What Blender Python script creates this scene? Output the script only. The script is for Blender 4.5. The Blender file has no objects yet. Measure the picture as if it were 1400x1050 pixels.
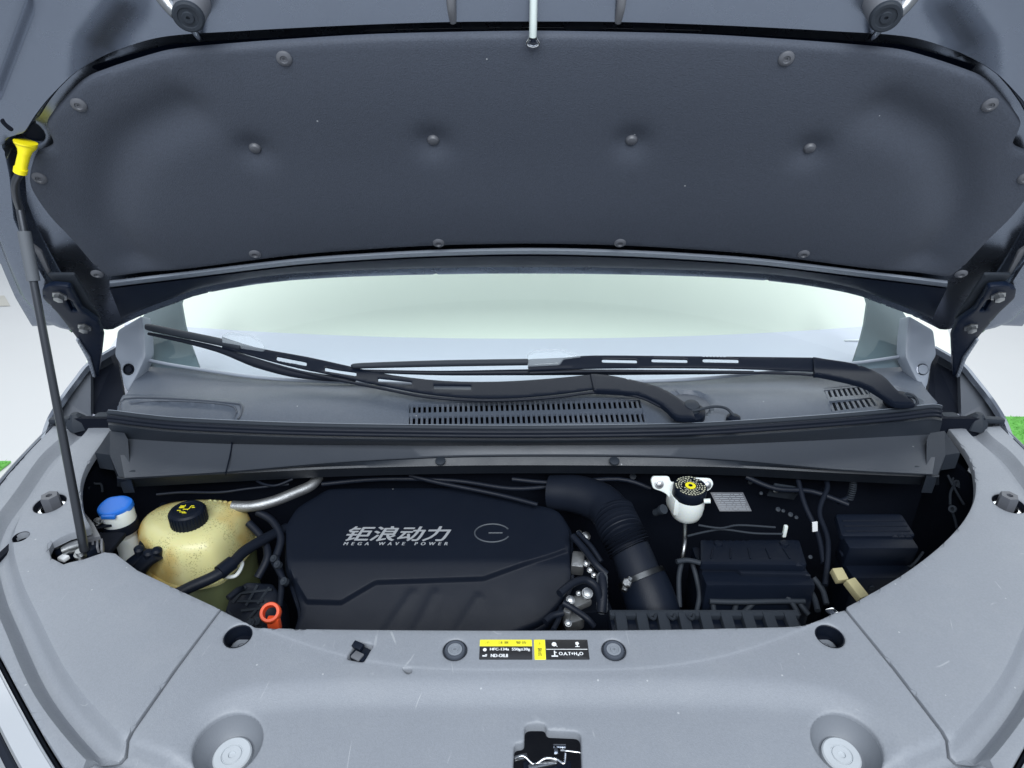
import bpy, bmesh, math, random
import numpy as np
from mathutils import Vector, Matrix
from mathutils.geometry import delaunay_2d_cdt

random.seed(7)
rng = np.random.default_rng(7)
SC = bpy.context.scene
COL = SC.collection
rad = math.radians
NP = np.array

# ------------------------------------------------------------------ camera
CAM = NP([-0.026, 0.0, 1.6]); PITCH = 25.0; FPX = 900.0
cd = bpy.data.cameras.new("camera"); cam = bpy.data.objects.new("camera", cd); COL.objects.link(cam)
cam.location = CAM; cam.rotation_euler = (rad(90 - PITCH), 0, 0)
cd.sensor_width = 36; cd.lens = 36 * FPX / 1400; cd.clip_end = 100; cd.clip_start = 0.02
SC.camera = cam
# ------------------------------------------------------------------ world (pale walls of the hall all round)
W = bpy.data.worlds.new("World"); SC.world = W; W.use_nodes = True
bg = W.node_tree.nodes["Background"]
bg.inputs[0].default_value = (0.78, 0.87, 1.0, 1); bg.inputs[1].default_value = 0.64
# ------------------------------------------------------------------ lamps
def area(name, loc, aim, sx, sy, power, col):
    l = bpy.data.lights.new(name, 'AREA'); l.shape = 'RECTANGLE'; l.size = sx; l.size_y = sy; l.energy = power; l.color = col
    o = bpy.data.objects.new(name, l); COL.objects.link(o); o.location = loc
    o.rotation_euler = (Vector(aim) - Vector(loc)).to_track_quat('-Z', 'Y').to_euler()
    return o
area("softbox_front", (0, -1.6, 3.4), (0, 0.7, 1.0), 3.2, 1.6, 165, (0.93, 0.97, 1.0))
area("softbox_rear", (0, 3.6, 3.6), (0, 2.6, 0.0), 9.0, 4.0, 215, (0.96, 1.0, 0.99))
SC.view_settings.view_transform = 'Standard'; SC.view_settings.look = 'None'
SC.view_settings.exposure = 0.0; SC.view_settings.gamma = 1

# ------------------------------------------------------------------ projection of traced outlines on to real surfaces
_c, _s = math.cos(rad(90 - PITCH)), math.sin(rad(90 - PITCH))
RM = NP([[1, 0, 0], [0, _c, -_s], [0, _s, _c]])
def ray(px, py):
    return RM @ NP([(px - 700) / FPX, -(py - 525) / FPX, -1.0])
def atz(px, py, z):
    d = ray(px, py); return CAM + d * ((z - CAM[2]) / d[2])
def aty(px, py, y):
    d = ray(px, py); return CAM + d * ((y - CAM[1]) / d[1])

class Frame:
    def __init__(s, O, U, V, h=None):
        s.O = NP(O, float); s.U = NP(U, float); s.V = NP(V, float); s.N = np.cross(s.U, s.V)
        s.h = h or (lambda u, v: u * 0)
    def uv(s, px, py, off=0.0):
        d = ray(px, py); hh = off
        for _ in range(12):
            t = ((s.O - CAM) @ s.N + hh) / (d @ s.N); p = CAM + t * d
            u = (p - s.O) @ s.U; v = (p - s.O) @ s.V; hh = float(s.h(NP([u]), NP([v]))[0]) + off
        return (float(u), float(v))
    def pts(s, uv, off=0.0):
        uv = NP(uv, float).reshape(-1, 2); h = s.h(uv[:, 0], uv[:, 1]) + off
        return s.O + uv[:, :1] * s.U + uv[:, 1:2] * s.V + np.asarray(h).reshape(-1, 1) * s.N
    def px(s, px, py, off=0.0):
        return s.pts([s.uv(px, py, off)], off)[0]
    def normal(s, u, v):
        e = 1e-3; p = s.pts([(u - e, v), (u + e, v), (u, v - e), (u, v + e)])
        n = np.cross(p[1] - p[0], p[3] - p[2]); return n / np.linalg.norm(n)

# ------------------------------------------------------------------ curve helpers
def smooth(pts, n=6, closed=False):
    P = [NP(p, float) for p in pts]; out = []; m = len(P)
    for i in range(m if closed else m - 1):
        if closed: a, b, c, d = P[(i - 1) % m], P[i], P[(i + 1) % m], P[(i + 2) % m]
        else: a, b, c, d = P[max(i - 1, 0)], P[i], P[i + 1], P[min(i + 2, m - 1)]
        for k in range(n):
            t = k / n
            out.append(0.5 * ((2 * b) + (c - a) * t + (2 * a - 5 * b + 4 * c - d) * t * t + (3 * b - a - 3 * c + d) * t ** 3))
    if not closed: out.append(P[-1])
    return out
def round_poly(pts, r, n=4):
    """closed polygon with its corners rounded by radius r"""
    P = [NP(p, float) for p in pts]; out = []; m = len(P)
    for i in range(m):
        a, b, c = P[i - 1], P[i], P[(i + 1) % m]
        la, lc = np.linalg.norm(a - b), np.linalg.norm(c - b)
        q = min(r, la * .45, lc * .45)
        s0 = b + (a - b) / la * q; s1 = b + (c - b) / lc * q
        for k in range(n + 1):
            t = k / n; out.append((1 - t) ** 2 * s0 + 2 * t * (1 - t) * b + t * t * s1)
    return out
def resample(pts, n):
    P = NP(pts, float); s = np.r_[0, np.cumsum(np.linalg.norm(np.diff(P, axis=0), axis=1))]
    t = np.linspace(0, s[-1], n)
    return np.stack([np.interp(t, s, P[:, k]) for k in range(P.shape[1])], 1)
def mirror_px(pts, depth_shift=0):
    return [(-p[0], *p[1:]) for p in pts][::-1]
def inside(poly, pts):
    P = NP(poly); x, y = pts[:, 0], pts[:, 1]; r = np.zeros(len(pts), bool); j = len(P) - 1
    for i in range(len(P)):
        c = (P[i, 1] > y) != (P[j, 1] > y)
        if c.any():
            xx = (P[j, 0] - P[i, 0]) * (y - P[i, 1]) / (P[j, 1] - P[i, 1] + 1e-30) + P[i, 0]
            r ^= c & (x < xx)
        j = i
    return r
def dist(poly, pts, closed=True):
    P = NP(poly, float); best = np.full(len(pts), 1e9); m = len(P)
    for i in range(m if closed else m - 1):
        a = P[i]; b = P[(i + 1) % m]; ab = b - a; L = ab @ ab + 1e-18
        t = np.clip(((pts - a) @ ab) / L, 0, 1); d = np.hypot(*(pts - a - t[:, None] * ab).T)
        best = np.minimum(best, d)
    return best
def step(poly, depth, w):
    """height function: depth inside the region, easing over a width w"""
    def f(u, v):
        q = np.stack([np.ravel(u), np.ravel(v)], 1).astype(float)
        d = dist(poly, q); sd = np.where(inside(poly, q), d, -d)
        t = np.clip(sd / w + .5, 0, 1); return (depth * t * t * (3 - 2 * t)).reshape(np.shape(u))
    return f
def dimple(c, r, depth):
    def f(u, v):
        d = np.hypot(u - c[0], v - c[1]) / r; return depth * np.exp(-d * d)
    return f

# ------------------------------------------------------------------ materials
def mat(name, col, rough=.5, metal=0., bump=0., bscale=400., var=0., vscale=8., coat=0., spec=.5, speck=0., trans=0., sss=0., dirt=None, emit=0., grain=0., scuff=0):
    m = bpy.data.materials.new(name); m.use_nodes = True; nt = m.node_tree; b = nt.nodes["Principled BSDF"]
    b.inputs["Base Color"].default_value = (*col, 1); b.inputs["Roughness"].default_value = rough
    b.inputs["Metallic"].default_value = metal; b.inputs["Specular IOR Level"].default_value = spec
    b.inputs["Coat Weight"].default_value = coat; b.inputs["Coat Roughness"].default_value = .08
    b.inputs["Transmission Weight"].default_value = trans
    if sss:
        b.inputs["Subsurface Weight"].default_value = sss; b.inputs["Subsurface Radius"].default_value = (.03, .02, .01); b.inputs["Subsurface Scale"].default_value = .5
    N = nt.nodes; L = nt.links; tc = N.new("ShaderNodeTexCoord"); src = None
    geo = N.new("ShaderNodeNewGeometry")
    def noise(scale, detail=3, rg=.55):
        n = N.new("ShaderNodeTexNoise"); n.inputs["Scale"].default_value = scale; n.inputs["Detail"].default_value = detail; n.inputs["Roughness"].default_value = rg
        L.new(geo.outputs["Position"], n.inputs["Vector"]); return n
    cur = None
    if var or dirt or speck:
        rgb = N.new("ShaderNodeRGB"); rgb.outputs[0].default_value = (*col, 1); cur = rgb.outputs[0]
    if var:
        n = noise(vscale, 5); mp = N.new("ShaderNodeMapRange"); mp.inputs[3].default_value = 1 - var; mp.inputs[4].default_value = 1 + var
        L.new(n.outputs[0], mp.inputs[0]); mx = N.new("ShaderNodeMix"); mx.data_type = 'RGBA'; mx.blend_type = 'MULTIPLY'; mx.inputs[0].default_value = 1
        cc = N.new("ShaderNodeCombineColor")
        for i in range(3): L.new(mp.outputs[0], cc.inputs[i])
        L.new(cur, mx.inputs[6]); L.new(cc.outputs[0], mx.inputs[7]); cur = mx.outputs[2]
        m2 = N.new("ShaderNodeMapRange"); m2.inputs[3].default_value = rough * .8; m2.inputs[4].default_value = min(1, rough * 1.2)
        n2 = noise(vscale * 3.1, 4); L.new(n2.outputs[0], m2.inputs[0]); L.new(m2.outputs[0], b.inputs["Roughness"])
    if grain:
        n = noise(420, 2); mp = N.new("ShaderNodeMapRange"); mp.inputs[1].default_value = .3; mp.inputs[2].default_value = .7; mp.inputs[3].default_value = 1 - grain; mp.inputs[4].default_value = 1 + grain
        L.new(n.outputs[0], mp.inputs[0]); mx = N.new("ShaderNodeMix"); mx.data_type = 'RGBA'; mx.blend_type = 'MULTIPLY'; mx.inputs[0].default_value = 1
        cc = N.new("ShaderNodeCombineColor")
        for i in range(3): L.new(mp.outputs[0], cc.inputs[i])
        L.new(cur, mx.inputs[6]); L.new(cc.outputs[0], mx.inputs[7]); cur = mx.outputs[2]
    if scuff:   # thin curved scratches in patches
        for ang, sc, th in ((35, 9, .006), (-50, 7, .005), (80, 11, .006)):
            mpp = N.new("ShaderNodeMapping"); mpp.inputs["Rotation"].default_value = (0, 0, rad(ang)); mpp.inputs["Scale"].default_value = (1, .25, 1); L.new(geo.outputs["Position"], mpp.inputs[0])
            n = N.new("ShaderNodeTexNoise"); n.inputs["Scale"].default_value = sc; n.inputs["Detail"].default_value = 1; L.new(mpp.outputs[0], n.inputs["Vector"])
            d_ = N.new("ShaderNodeMath"); d_.operation = 'SUBTRACT'; d_.inputs[1].default_value = .5; L.new(n.outputs[0], d_.inputs[0])
            ab_ = N.new("ShaderNodeMath"); ab_.operation = 'ABSOLUTE'; L.new(d_.outputs[0], ab_.inputs[0])
            lt_ = N.new("ShaderNodeMath"); lt_.operation = 'LESS_THAN'; lt_.inputs[1].default_value = th * .25; L.new(ab_.outputs[0], lt_.inputs[0])
            n3 = noise(16 + sc, 3); g_ = N.new("ShaderNodeMapRange"); g_.inputs[1].default_value = .60; g_.inputs[2].default_value = .68; L.new(n3.outputs[0], g_.inputs[0])
            mu = N.new("ShaderNodeMath"); mu.operation = 'MULTIPLY'; L.new(lt_.outputs[0], mu.inputs[0]); L.new(g_.outputs[0], mu.inputs[1])
            mk = N.new("ShaderNodeMath"); mk.operation = 'MULTIPLY'; mk.inputs[1].default_value = .22; L.new(mu.outputs[0], mk.inputs[0])
            mx = N.new("ShaderNodeMix"); mx.data_type = 'RGBA'; mx.inputs[7].default_value = (.6, .62, .64, 1); L.new(mk.outputs[0], mx.inputs[0]); L.new(cur, mx.inputs[6]); cur = mx.outputs[2]
    if dirt:   # dusty film with an outline of its own
        n = noise(14, 8, .7); cr = N.new("ShaderNodeValToRGB"); cr.color_ramp.elements[0].position = .5; cr.color_ramp.elements[1].position = .72
        L.new(n.outputs[0], cr.inputs[0]); ml = N.new("ShaderNodeMath"); ml.operation = 'MULTIPLY'; ml.inputs[1].default_value = dirt[3]
        L.new(cr.outputs[0], ml.inputs[0]); mx = N.new("ShaderNodeMix"); mx.data_type = 'RGBA'; mx.inputs[7].default_value = (*dirt[:3], 1)
        L.new(ml.outputs[0], mx.inputs[0]); L.new(cur, mx.inputs[6]); cur = mx.outputs[2]
    if speck:  # dust grains and short scuffs
        v = N.new("ShaderNodeTexVoronoi"); v.inputs["Scale"].default_value = 38; L.new(geo.outputs["Position"], v.inputs["Vector"])
        lt = N.new("ShaderNodeMath"); lt.operation = 'LESS_THAN'; lt.inputs[1].default_value = .045; L.new(v.outputs["Distance"], lt.inputs[0])
        sep = N.new("ShaderNodeSeparateColor"); L.new(v.outputs["Color"], sep.inputs[0])
        g = N.new("ShaderNodeMath"); g.operation = 'GREATER_THAN'; g.inputs[1].default_value = 1 - speck; L.new(sep.outputs[0], g.inputs[0])
        mu = N.new("ShaderNodeMath"); mu.operation = 'MULTIPLY'; L.new(lt.outputs[0], mu.inputs[0]); L.new(g.outputs[0], mu.inputs[1])
        mk = N.new("ShaderNodeMath"); mk.operation = 'MULTIPLY'; mk.inputs[1].default_value = .4; L.new(mu.outputs[0], mk.inputs[0])
        mx = N.new("ShaderNodeMix"); mx.data_type = 'RGBA'; mx.inputs[7].default_value = (.6, .62, .64, 1)
        L.new(mk.outputs[0], mx.inputs[0]); L.new(cur, mx.inputs[6]); cur = mx.outputs[2]
    if cur is not None: L.new(cur, b.inputs["Base Color"])
    if bump:
        n = noise(bscale, 2); bp = N.new("ShaderNodeBump"); bp.inputs["Strength"].default_value = bump; bp.inputs["Distance"].default_value = .001
        L.new(n.outputs[0], bp.inputs["Height"]); L.new(bp.outputs[0], b.inputs["Normal"])
    return m

M = {
 'trim': mat('trim_plastic', (.215, .232, .262), .48, bump=.35, bscale=1000, var=.07, vscale=6, speck=.5, grain=.05, scuff=1, dirt=(.34, .35, .36, .12)),
 'cowl': mat('cowl_plastic', (.066, .081, .108), .42, bump=.4, bscale=1000, var=.08, vscale=5, speck=.25, grain=.12, dirt=(.15, .15, .16, .12)),
 'rail': mat('rail_plastic', (.016, .021, .030), .45, bump=.3, bscale=1200, var=.12, vscale=9, speck=.25),
 'pad': mat('felt_pad', (.042, .051, .072), .75, bump=.6, bscale=700, var=.10, vscale=4, speck=.1, grain=.11),
 'grom2': mat('pin_grey', (.20, .22, .25), .4),
 'embl': mat('emblem_grey', (.06, .07, .085), .4),
 'cup': mat('cup_plastic', (.055, .065, .085), .5, bump=.2, bscale=1200),
 'bowl': mat('bowl_plastic', (.16, .175, .20), .5, bump=.2, bscale=1200, var=.06),
 'grom': mat('grommet_rubber', (.42, .45, .48), .6, var=.08, vscale=60),
 'wipe': mat('wiper_black', (.004, .007, .015), .42, spec=.17, bump=.15, bscale=900),
 'clip': mat('clip_plastic', (.13, .135, .15), .4),
 'padclip': mat('pad_clip_plastic', (.085, .09, .105), .45),
 'paint': mat('grey_paint', (.15, .17, .21), .25, metal=.6, coat=.5, var=.04),
 'inner': mat('inner_paint', (.165, .19, .24), .27, metal=.9, coat=.0, var=.04),
 'black': mat('black_plastic', (.005, .008, .016), .42, spec=.16, bump=.25, bscale=900, var=.1, vscale=12),
 'cover': mat('cover_plastic', (.006, .009, .017), .46, spec=.17, bump=.35, bscale=1300, var=.12, vscale=10, speck=.06),
 'rubber': mat('black_rubber', (.007, .010, .018), .5, spec=.22, bump=.2, bscale=600, var=.15, vscale=20),
 'rubgrey': mat('grey_rubber', (.022, .028, .038), .6, spec=.25, bump=.3, bscale=900, var=.1),
 'void': mat('dark_metal', (.004, .006, .012), .7, spec=.12, var=.2, vscale=15),
 'steel': mat('steel', (.30, .31, .32), .36, metal=1, bump=.15, bscale=500, var=.15, vscale=30),
 'dsteel': mat('dull_steel', (.045, .048, .052), .4, metal=1, var=.2, vscale=40),
 'gold': mat('cap_print', (.50, .50, .38), .5),
 'chrome': mat('polished_metal', (.75, .77, .8), .12, metal=1),
 'alu': mat('cast_aluminium', (.33, .34, .35), .5, metal=.9, bump=.5, bscale=350, var=.3, vscale=40),
 'whitep': mat('white_plastic', (.70, .74, .72), .45, sss=.15, var=.05, vscale=25),
 'blue': mat('blue_plastic', (.02, .16, .62), .38, var=.05),
 'yellow': mat('yellow_plastic', (.85, .72, .01), .4, var=.05),
 'label_y': mat('label_yellow', (.88, .80, .03), .5),
 'label_k': mat('label_black', (.02, .02, .022), .4),
 'label_w': mat('label_white', (.8, .82, .84), .5),
 'silver': mat('silver_print', (.42, .44, .47), .35, metal=.3),
 'orange': mat('orange_plastic', (.80, .10, .03), .38),
 'foam': mat('beige_foam', (.40, .36, .20), .85, bump=.5, bscale=500, var=.15, vscale=30),
 'floor': mat('white_floor', (.62, .62, .62), .35, var=.03, vscale=1.5),
 'kerb': mat('beige_floor', (.52, .50, .45), .5, var=.05),
 'wall': mat('white_wall', (.80, .81, .82), .7, var=.02, vscale=1),
 'turf': mat('green_turf', (.13, .42, .07), .7, var=.3, vscale=30),
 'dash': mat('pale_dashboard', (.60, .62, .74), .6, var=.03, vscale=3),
 'screen_glow': mat('pale_glow_sheet', (.90, .95, .85), .6, var=.04, vscale=3),
 'pillar': mat('pillar_trim', (.10, .14, .17), .6, var=.05),
 'moulding': mat('grey_moulding', (.22, .25, .30), .4),
 'head': mat('lamp_lens', (.38, .40, .43), .15, coat=.5, var=.05),
 'info': mat('grey_label', (.09, .095, .11), .5, var=.1, vscale=60),
 'sleeve': mat('foam_sleeve', (.085, .095, .11), .7, bump=.3, bscale=700),
 'line': mat('cabin_pale', (.80, .93, .82), .6, var=.04, vscale=3),
 'rod': mat('rod_paint', (.045, .05, .06), .30, metal=.6, coat=.3),
}
# aged coolant tank: milky yellow with dried speckle
def tank_mat():
    m = mat('aged_tank', (.66, .60, .26), .36, sss=.35); nt = m.node_tree; N = nt.nodes; L = nt.links; b = N["Principled BSDF"]
    geo = N.new("ShaderNodeNewGeometry")
    def nz(s, d):
        n = N.new("ShaderNodeTexNoise"); n.inputs["Scale"].default_value = s; n.inputs["Detail"].default_value = d; L.new(geo.outputs["Position"], n.inputs["Vector"]); return n
    r = N.new("ShaderNodeValToRGB"); e = r.color_ramp.elements; e[0].position = .42; e[0].color = (.46, .26, .04, 1); e[1].position = .60; e[1].color = (.60, .57, .28, 1)
    L.new(nz(9, 3).outputs[0], r.inputs[0])
    v = N.new("ShaderNodeTexVoronoi"); v.inputs["Scale"].default_value = 330; L.new(geo.outputs["Position"], v.inputs["Vector"])
    lt = N.new("ShaderNodeMath"); lt.operation = 'LESS_THAN'; lt.inputs[1].default_value = .34; L.new(v.outputs["Distance"], lt.inputs[0])
    g = N.new("ShaderNodeMapRange"); g.inputs[1].default_value = .46; g.inputs[2].default_value = .56; L.new(nz(22, 3).outputs[0], g.inputs[0])
    mu = N.new("ShaderNodeMath"); mu.operation = 'MULTIPLY'; L.new(lt.outputs[0], mu.inputs[0]); L.new(g.outputs[0], mu.inputs[1])
    m2 = N.new("ShaderNodeMath"); m2.operation = 'MULTIPLY'; m2.inputs[1].default_value = .55; L.new(mu.outputs[0], m2.inputs[0])
    mx = N.new("ShaderNodeMix"); mx.data_type = 'RGBA'; mx.inputs[7].default_value = (.16, .14, .05, 1); L.new(m2.outputs[0], mx.inputs[0]); L.new(r.outputs[0], mx.inputs[6])
    L.new(mx.outputs[2], b.inputs["Base Color"]); return m
M['tank'] = tank_mat()
def glass_mat():
    m = bpy.data.materials.new('windscreen_glass'); m.use_nodes = True; nt = m.node_tree; N = nt.nodes; L = nt.links
    N.remove(N["Principled BSDF"]); out = N["Material Output"]
    t = N.new("ShaderNodeBsdfTransparent"); t.inputs[0].default_value = (.93, .97, .95, 1)
    g = N.new("ShaderNodeBsdfGlossy"); g.inputs["Roughness"].default_value = .02; g.inputs[0].default_value = (.95, 1, .98, 1)
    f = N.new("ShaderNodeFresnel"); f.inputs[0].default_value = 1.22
    mx = N.new("ShaderNodeMixShader"); L.new(f.outputs[0], mx.inputs[0]); L.new(t.outputs[0], mx.inputs[1]); L.new(g.outputs[0], mx.inputs[2]); L.new(mx.outputs[0], out.inputs[0])
    return m
M['glass'] = glass_mat()

# ------------------------------------------------------------------ object helpers
WORLD = {}
def tag(o, label=None, cat=None, group=None, kind=None):
    if label: o['label'] = label
    if cat: o['category'] = cat
    if group: o['group'] = group
    if kind: o['kind'] = kind
    return o
def thing(name, loc, label, cat, group=None):
    o = bpy.data.objects.new(name, None); o.empty_display_size = .02; COL.objects.link(o); o.location = loc
    WORLD[o.name] = NP(loc, float); return tag(o, label, cat, group)
def mesh_obj(name, V, F, m, parent=None, smoothang=38, kind=None):
    V = NP(V, float); c = (V.min(0) + V.max(0)) / 2
    me = bpy.data.meshes.new(name); me.from_pydata((V - c).tolist(), [], [tuple(int(i) for i in f) for f in F]); me.update()
    bm = bmesh.new(); bm.from_mesh(me); bmesh.ops.recalc_face_normals(bm, faces=bm.faces); bm.to_mesh(me); bm.free()
    if smoothang: me.shade_smooth(); me.set_sharp_from_angle(angle=rad(smoothang))
    me.materials.append(M[m] if isinstance(m, str) else m)
    o = bpy.data.objects.new(name, me); COL.objects.link(o)
    if parent: o.parent = parent; o.location = c - WORLD[parent.name]
    else: o.location = c
    WORLD[o.name] = c
    if kind: o['kind'] = kind
    return o
class MB:
    """collects shapes into one mesh"""
    def __init__(s): s.V = []; s.F = []
    def add(s, V, F):
        k = len(s.V); s.V += [tuple(v) for v in V]; s.F += [tuple(i + k for i in f) for f in F]; return s
    def build(s, name, m, parent=None, ang=38, kind=None): return mesh_obj(name, s.V, s.F, m, parent, ang, kind)
def g_tube(pts, r, n=10, sm=5, closed=False, cap=True):
    P = smooth(pts, sm, closed) if sm > 1 else [NP(p, float) for p in pts]; m = len(P)
    if np.isscalar(r): R = np.full(m, r)
    else: R = np.interp(np.linspace(0, 1, m), np.linspace(0, 1, len(r)), r)
    T = []
    for i in range(m):
        a = P[(i - 1) % m] if closed else P[max(i - 1, 0)]; b = P[(i + 1) % m] if closed else P[min(i + 1, m - 1)]
        t = b - a; T.append(t / (np.linalg.norm(t) + 1e-12))
    up = NP([0, 0, 1.]) if abs(T[0][2]) < .9 else NP([0, 1., 0]); nx = np.cross(T[0], up); nx /= np.linalg.norm(nx)
    V = []; F = []
    for i in range(m):
        nx = nx - T[i] * (nx @ T[i]); nx /= np.linalg.norm(nx); ny = np.cross(T[i], nx)
        for k in range(n):
            a = 2 * math.pi * k / n; V.append(P[i] + R[i] * (math.cos(a) * nx + math.sin(a) * ny))
    for i in range(m if closed else m - 1):
        j = (i + 1) % m
        for k in range(n): F.append((i * n + k, i * n + (k + 1) % n, j * n + (k + 1) % n, j * n + k))
    if cap and not closed: F.append(tuple(range(n))[::-1]); F.append(tuple((m - 1) * n + k for k in range(n)))
    return V, F
def tube(name, pts, r, m, parent=None, n=10, sm=5, closed=False):
    V, F = g_tube(pts, r, n, sm, closed); return mesh_obj(name, V, F, m, parent, 50)
def g_lathe(c, axis, prof, n=28, sx=1., sy=1., xdir=None, cap=True):
    c = NP(c, float); a = NP(axis, float); a /= np.linalg.norm(a)
    x = NP(xdir if xdir is not None else (1, 0, 0), float); x = x - a * (x @ a)
    if np.linalg.norm(x) < 1e-6: x = np.cross(a, (0, 1, 0))
    x /= np.linalg.norm(x); y = np.cross(a, x); V = []; F = []
    for r, h in prof:
        for k in range(n):
            t = 2 * math.pi * k / n; V.append(c + a * h + r * (sx * math.cos(t) * x + sy * math.sin(t) * y))
    for i in range(len(prof) - 1):
        for k in range(n): F.append((i * n + k, i * n + (k + 1) % n, (i + 1) * n + (k + 1) % n, (i + 1) * n + k))
    if cap: F.append(tuple(range(n))[::-1]); F.append(tuple((len(prof) - 1) * n + k for k in range(n)))
    return V, F
def lathe(name, c, axis, prof, m, parent=None, n=28, cap=True, **k):
    V, F = g_lathe(c, axis, prof, n, cap=cap, **k); return mesh_obj(name, V, F, m, parent, 35)
def g_box(c, s, R=None, bev=.002, taper=1.0):
    bm = bmesh.new(); bmesh.ops.create_cube(bm, size=1)
    for v in bm.verts:
        k = taper if v.co.z > 0 else 1; v.co = Vector((v.co.x * s[0] * k, v.co.y * s[1] * k, v.co.z * s[2]))
    if bev: bmesh.ops.bevel(bm, geom=bm.edges[:], offset=bev, segments=2, affect='EDGES', profile=.6)
    R = NP(R) if R is not None else np.eye(3); bm.verts.ensure_lookup_table()
    V = [NP(c, float) + R @ NP(v.co) for v in bm.verts]; F = [tuple(v.index for v in f.verts) for f in bm.faces]; bm.free(); return V, F
def rot(ax, deg): return NP(Matrix.Rotation(rad(deg), 3, ax))
def box(name, c, s, m, parent=None, R=None, bev=.002, taper=1.0):
    V, F = g_box(c, s, R, bev, taper); return mesh_obj(name, V, F, m, parent, 35)
def loft(name, curves, m, parent=None, n=90, closed=False, ang=38, kind=None):
    C = [resample(c, n) for c in curves]; V = [p for c in C for p in c]; F = []
    q = len(C)
    for i in range(q if closed else q - 1):
        j = (i + 1) % q
        for k in range(n - 1): F.append((i * n + k, i * n + k + 1, j * n + k + 1, j * n + k))
    if closed and q > 2: F.append(tuple(i * n for i in range(q))[::-1]); F.append(tuple(i * n + n - 1 for i in range(q)))
    return mesh_obj(name, V, F, m, parent, ang, kind)
def sheet(name, fr, outline, holes, m, parent=None, grid=.01, thick=.003, rnd=.0015, off=0., extra=None, feats=(), back=False, ang=38, kind=None):
    """moulded sheet on a frame's height surface, with rounded rim, wall thickness and real holes"""
    loops = [NP(outline, float)[:, :2]] + [NP(h, float)[:, :2] for h in holes]; pts = []; edges = []; feat = []
    for li, lp in enumerate(loops):
        q = [lp[0]]
        for i in range(len(lp)):
            a, b = lp[i], lp[(i + 1) % len(lp)]; L = np.linalg.norm(b - a)
            if L < 1e-5: continue
            k = max(1, int(L / grid)); q += [a + (b - a) * t / k for t in range(1, k + 1)]
        q = q[:-1]; loops[li] = NP(q); s = len(pts); pts += q; edges += [(s + i, s + (i + 1) % len(q)) for i in range(len(q))]
    allin = []
    for li, lp in enumerate(loops):
        area_ = .5 * np.sum(lp[:, 0] * np.roll(lp[:, 1], -1) - np.roll(lp[:, 0], -1) * lp[:, 1])
        t = np.roll(lp, -1, 0) - np.roll(lp, 1, 0); t /= np.linalg.norm(t, axis=1)[:, None] + 1e-12
        nrm = np.stack([-t[:, 1], t[:, 0]], 1) * (1 if area_ > 0 else -1) * (1 if li == 0 else -1)
        for f in (.3, 1.0): allin.append(lp + nrm * rnd * f)
    lo, hi = loops[0].min(0), loops[0].max(0)
    gx, gy = np.meshgrid(np.arange(lo[0] + grid / 2, hi[0], grid), np.arange(lo[1] + grid / 2, hi[1], grid)); g = np.stack([gx.ravel(), gy.ravel()], 1)
    ok = np.ones(len(g), bool)
    dd = np.full(len(g), 1e9)
    for lp in loops: dd = np.minimum(dd, dist(lp, g))
    ok &= dd > max(rnd * 1.6, grid * .4)
    cand = [g[ok]] + allin
    if extra is not None: cand.append(NP(extra, float).reshape(-1, 2))
    prev = []
    for ft_ in feats:
        poly, w = ft_[:2]; op = len(ft_) > 2
        Pq = NP(list(poly) + ([] if op else [poly[0]]), float)[:, :2]; Lq = np.linalg.norm(np.diff(Pq, axis=0), axis=1).sum(); Q_ = resample(Pq, max(8, int(Lq / (grid * .8))))[:-1]
        t = np.gradient(Q_, axis=0) if op else np.roll(Q_, -1, 0) - np.roll(Q_, 1, 0); t /= np.linalg.norm(t, axis=1)[:, None] + 1e-12; nn_ = np.stack([-t[:, 1], t[:, 0]], 1)
        cand[0] = cand[0][dist(Q_, cand[0], not op) > w * .5 + grid * .45]
        for k in ((-.5, -.38, -.28, -.14, 0, .14, .28, .38, .5) if w > .004 else (-.5, .5)):
            X = Q_ + nn_ * w * k; ok_ = np.ones(len(X), bool)
            for lp in loops: ok_ &= dist(lp, X) > max(rnd * 1.6, grid * .4)
            for pq, pw in prev: ok_ &= dist(pq, X) > pw * .5 + grid * .4
            cand.append(X[ok_])
        prev.append((Q_, w))
    cand = np.concatenate(cand); good = inside(loops[0], cand)
    for lp in loops[1:]: good &= ~inside(lp, cand)
    dd = np.full(len(cand), 1e9)
    for lp in loops: dd = np.minimum(dd, dist(lp, cand))
    good &= dd > rnd * .2
    cand = cand[good]
    vs = [Vector(p) for p in pts] + [Vector(p) for p in cand]
    ov, oe, of, *_ = delaunay_2d_cdt(vs, edges, [], 0, 1e-6)
    Q = NP([(v.x, v.y) for v in ov]); F = NP([tuple(f) for f in of if len(f) == 3])
    cen = Q[F].mean(1); keep = inside(loops[0], cen)
    for lp in loops[1:]: keep &= ~inside(lp, cen)
    F = F[keep]
    dd = np.full(len(Q), 1e9)
    for lp in loops: dd = np.minimum(dd, dist(lp, Q))
    x = np.clip(rnd - dd, 0, rnd); drop = rnd - np.sqrt(np.maximum(rnd * rnd - x * x, 0))
    P = fr.pts(Q, off) - drop[:, None] * fr.N
    cnt = {}
    for f in F:
        for i in range(3):
            a, b = int(f[i]), int(f[(i + 1) % 3]); k = (min(a, b), max(a, b)); cnt[k] = cnt.get(k, 0) + 1
    be = [k for k, c in cnt.items() if c == 1]; V = P.tolist(); faces = [tuple(map(int, f)) for f in F]
    mp = {}
    for a, b in be:
        for q in (a, b):
            if q not in mp: mp[q] = len(V); V.append((P[q] - fr.N * max(thick - rnd, .0005)).tolist())
        faces.append((a, b, mp[b], mp[a]))
    if back:
        base = {}
        for i in range(len(P)):
            if i in mp: base[i] = mp[i]
            else: base[i] = len(V); V.append((P[i] - fr.N * thick).tolist())
        faces += [tuple(base[i] for i in f[::-1]) for f in [tuple(map(int, f)) for f in F]]
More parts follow.
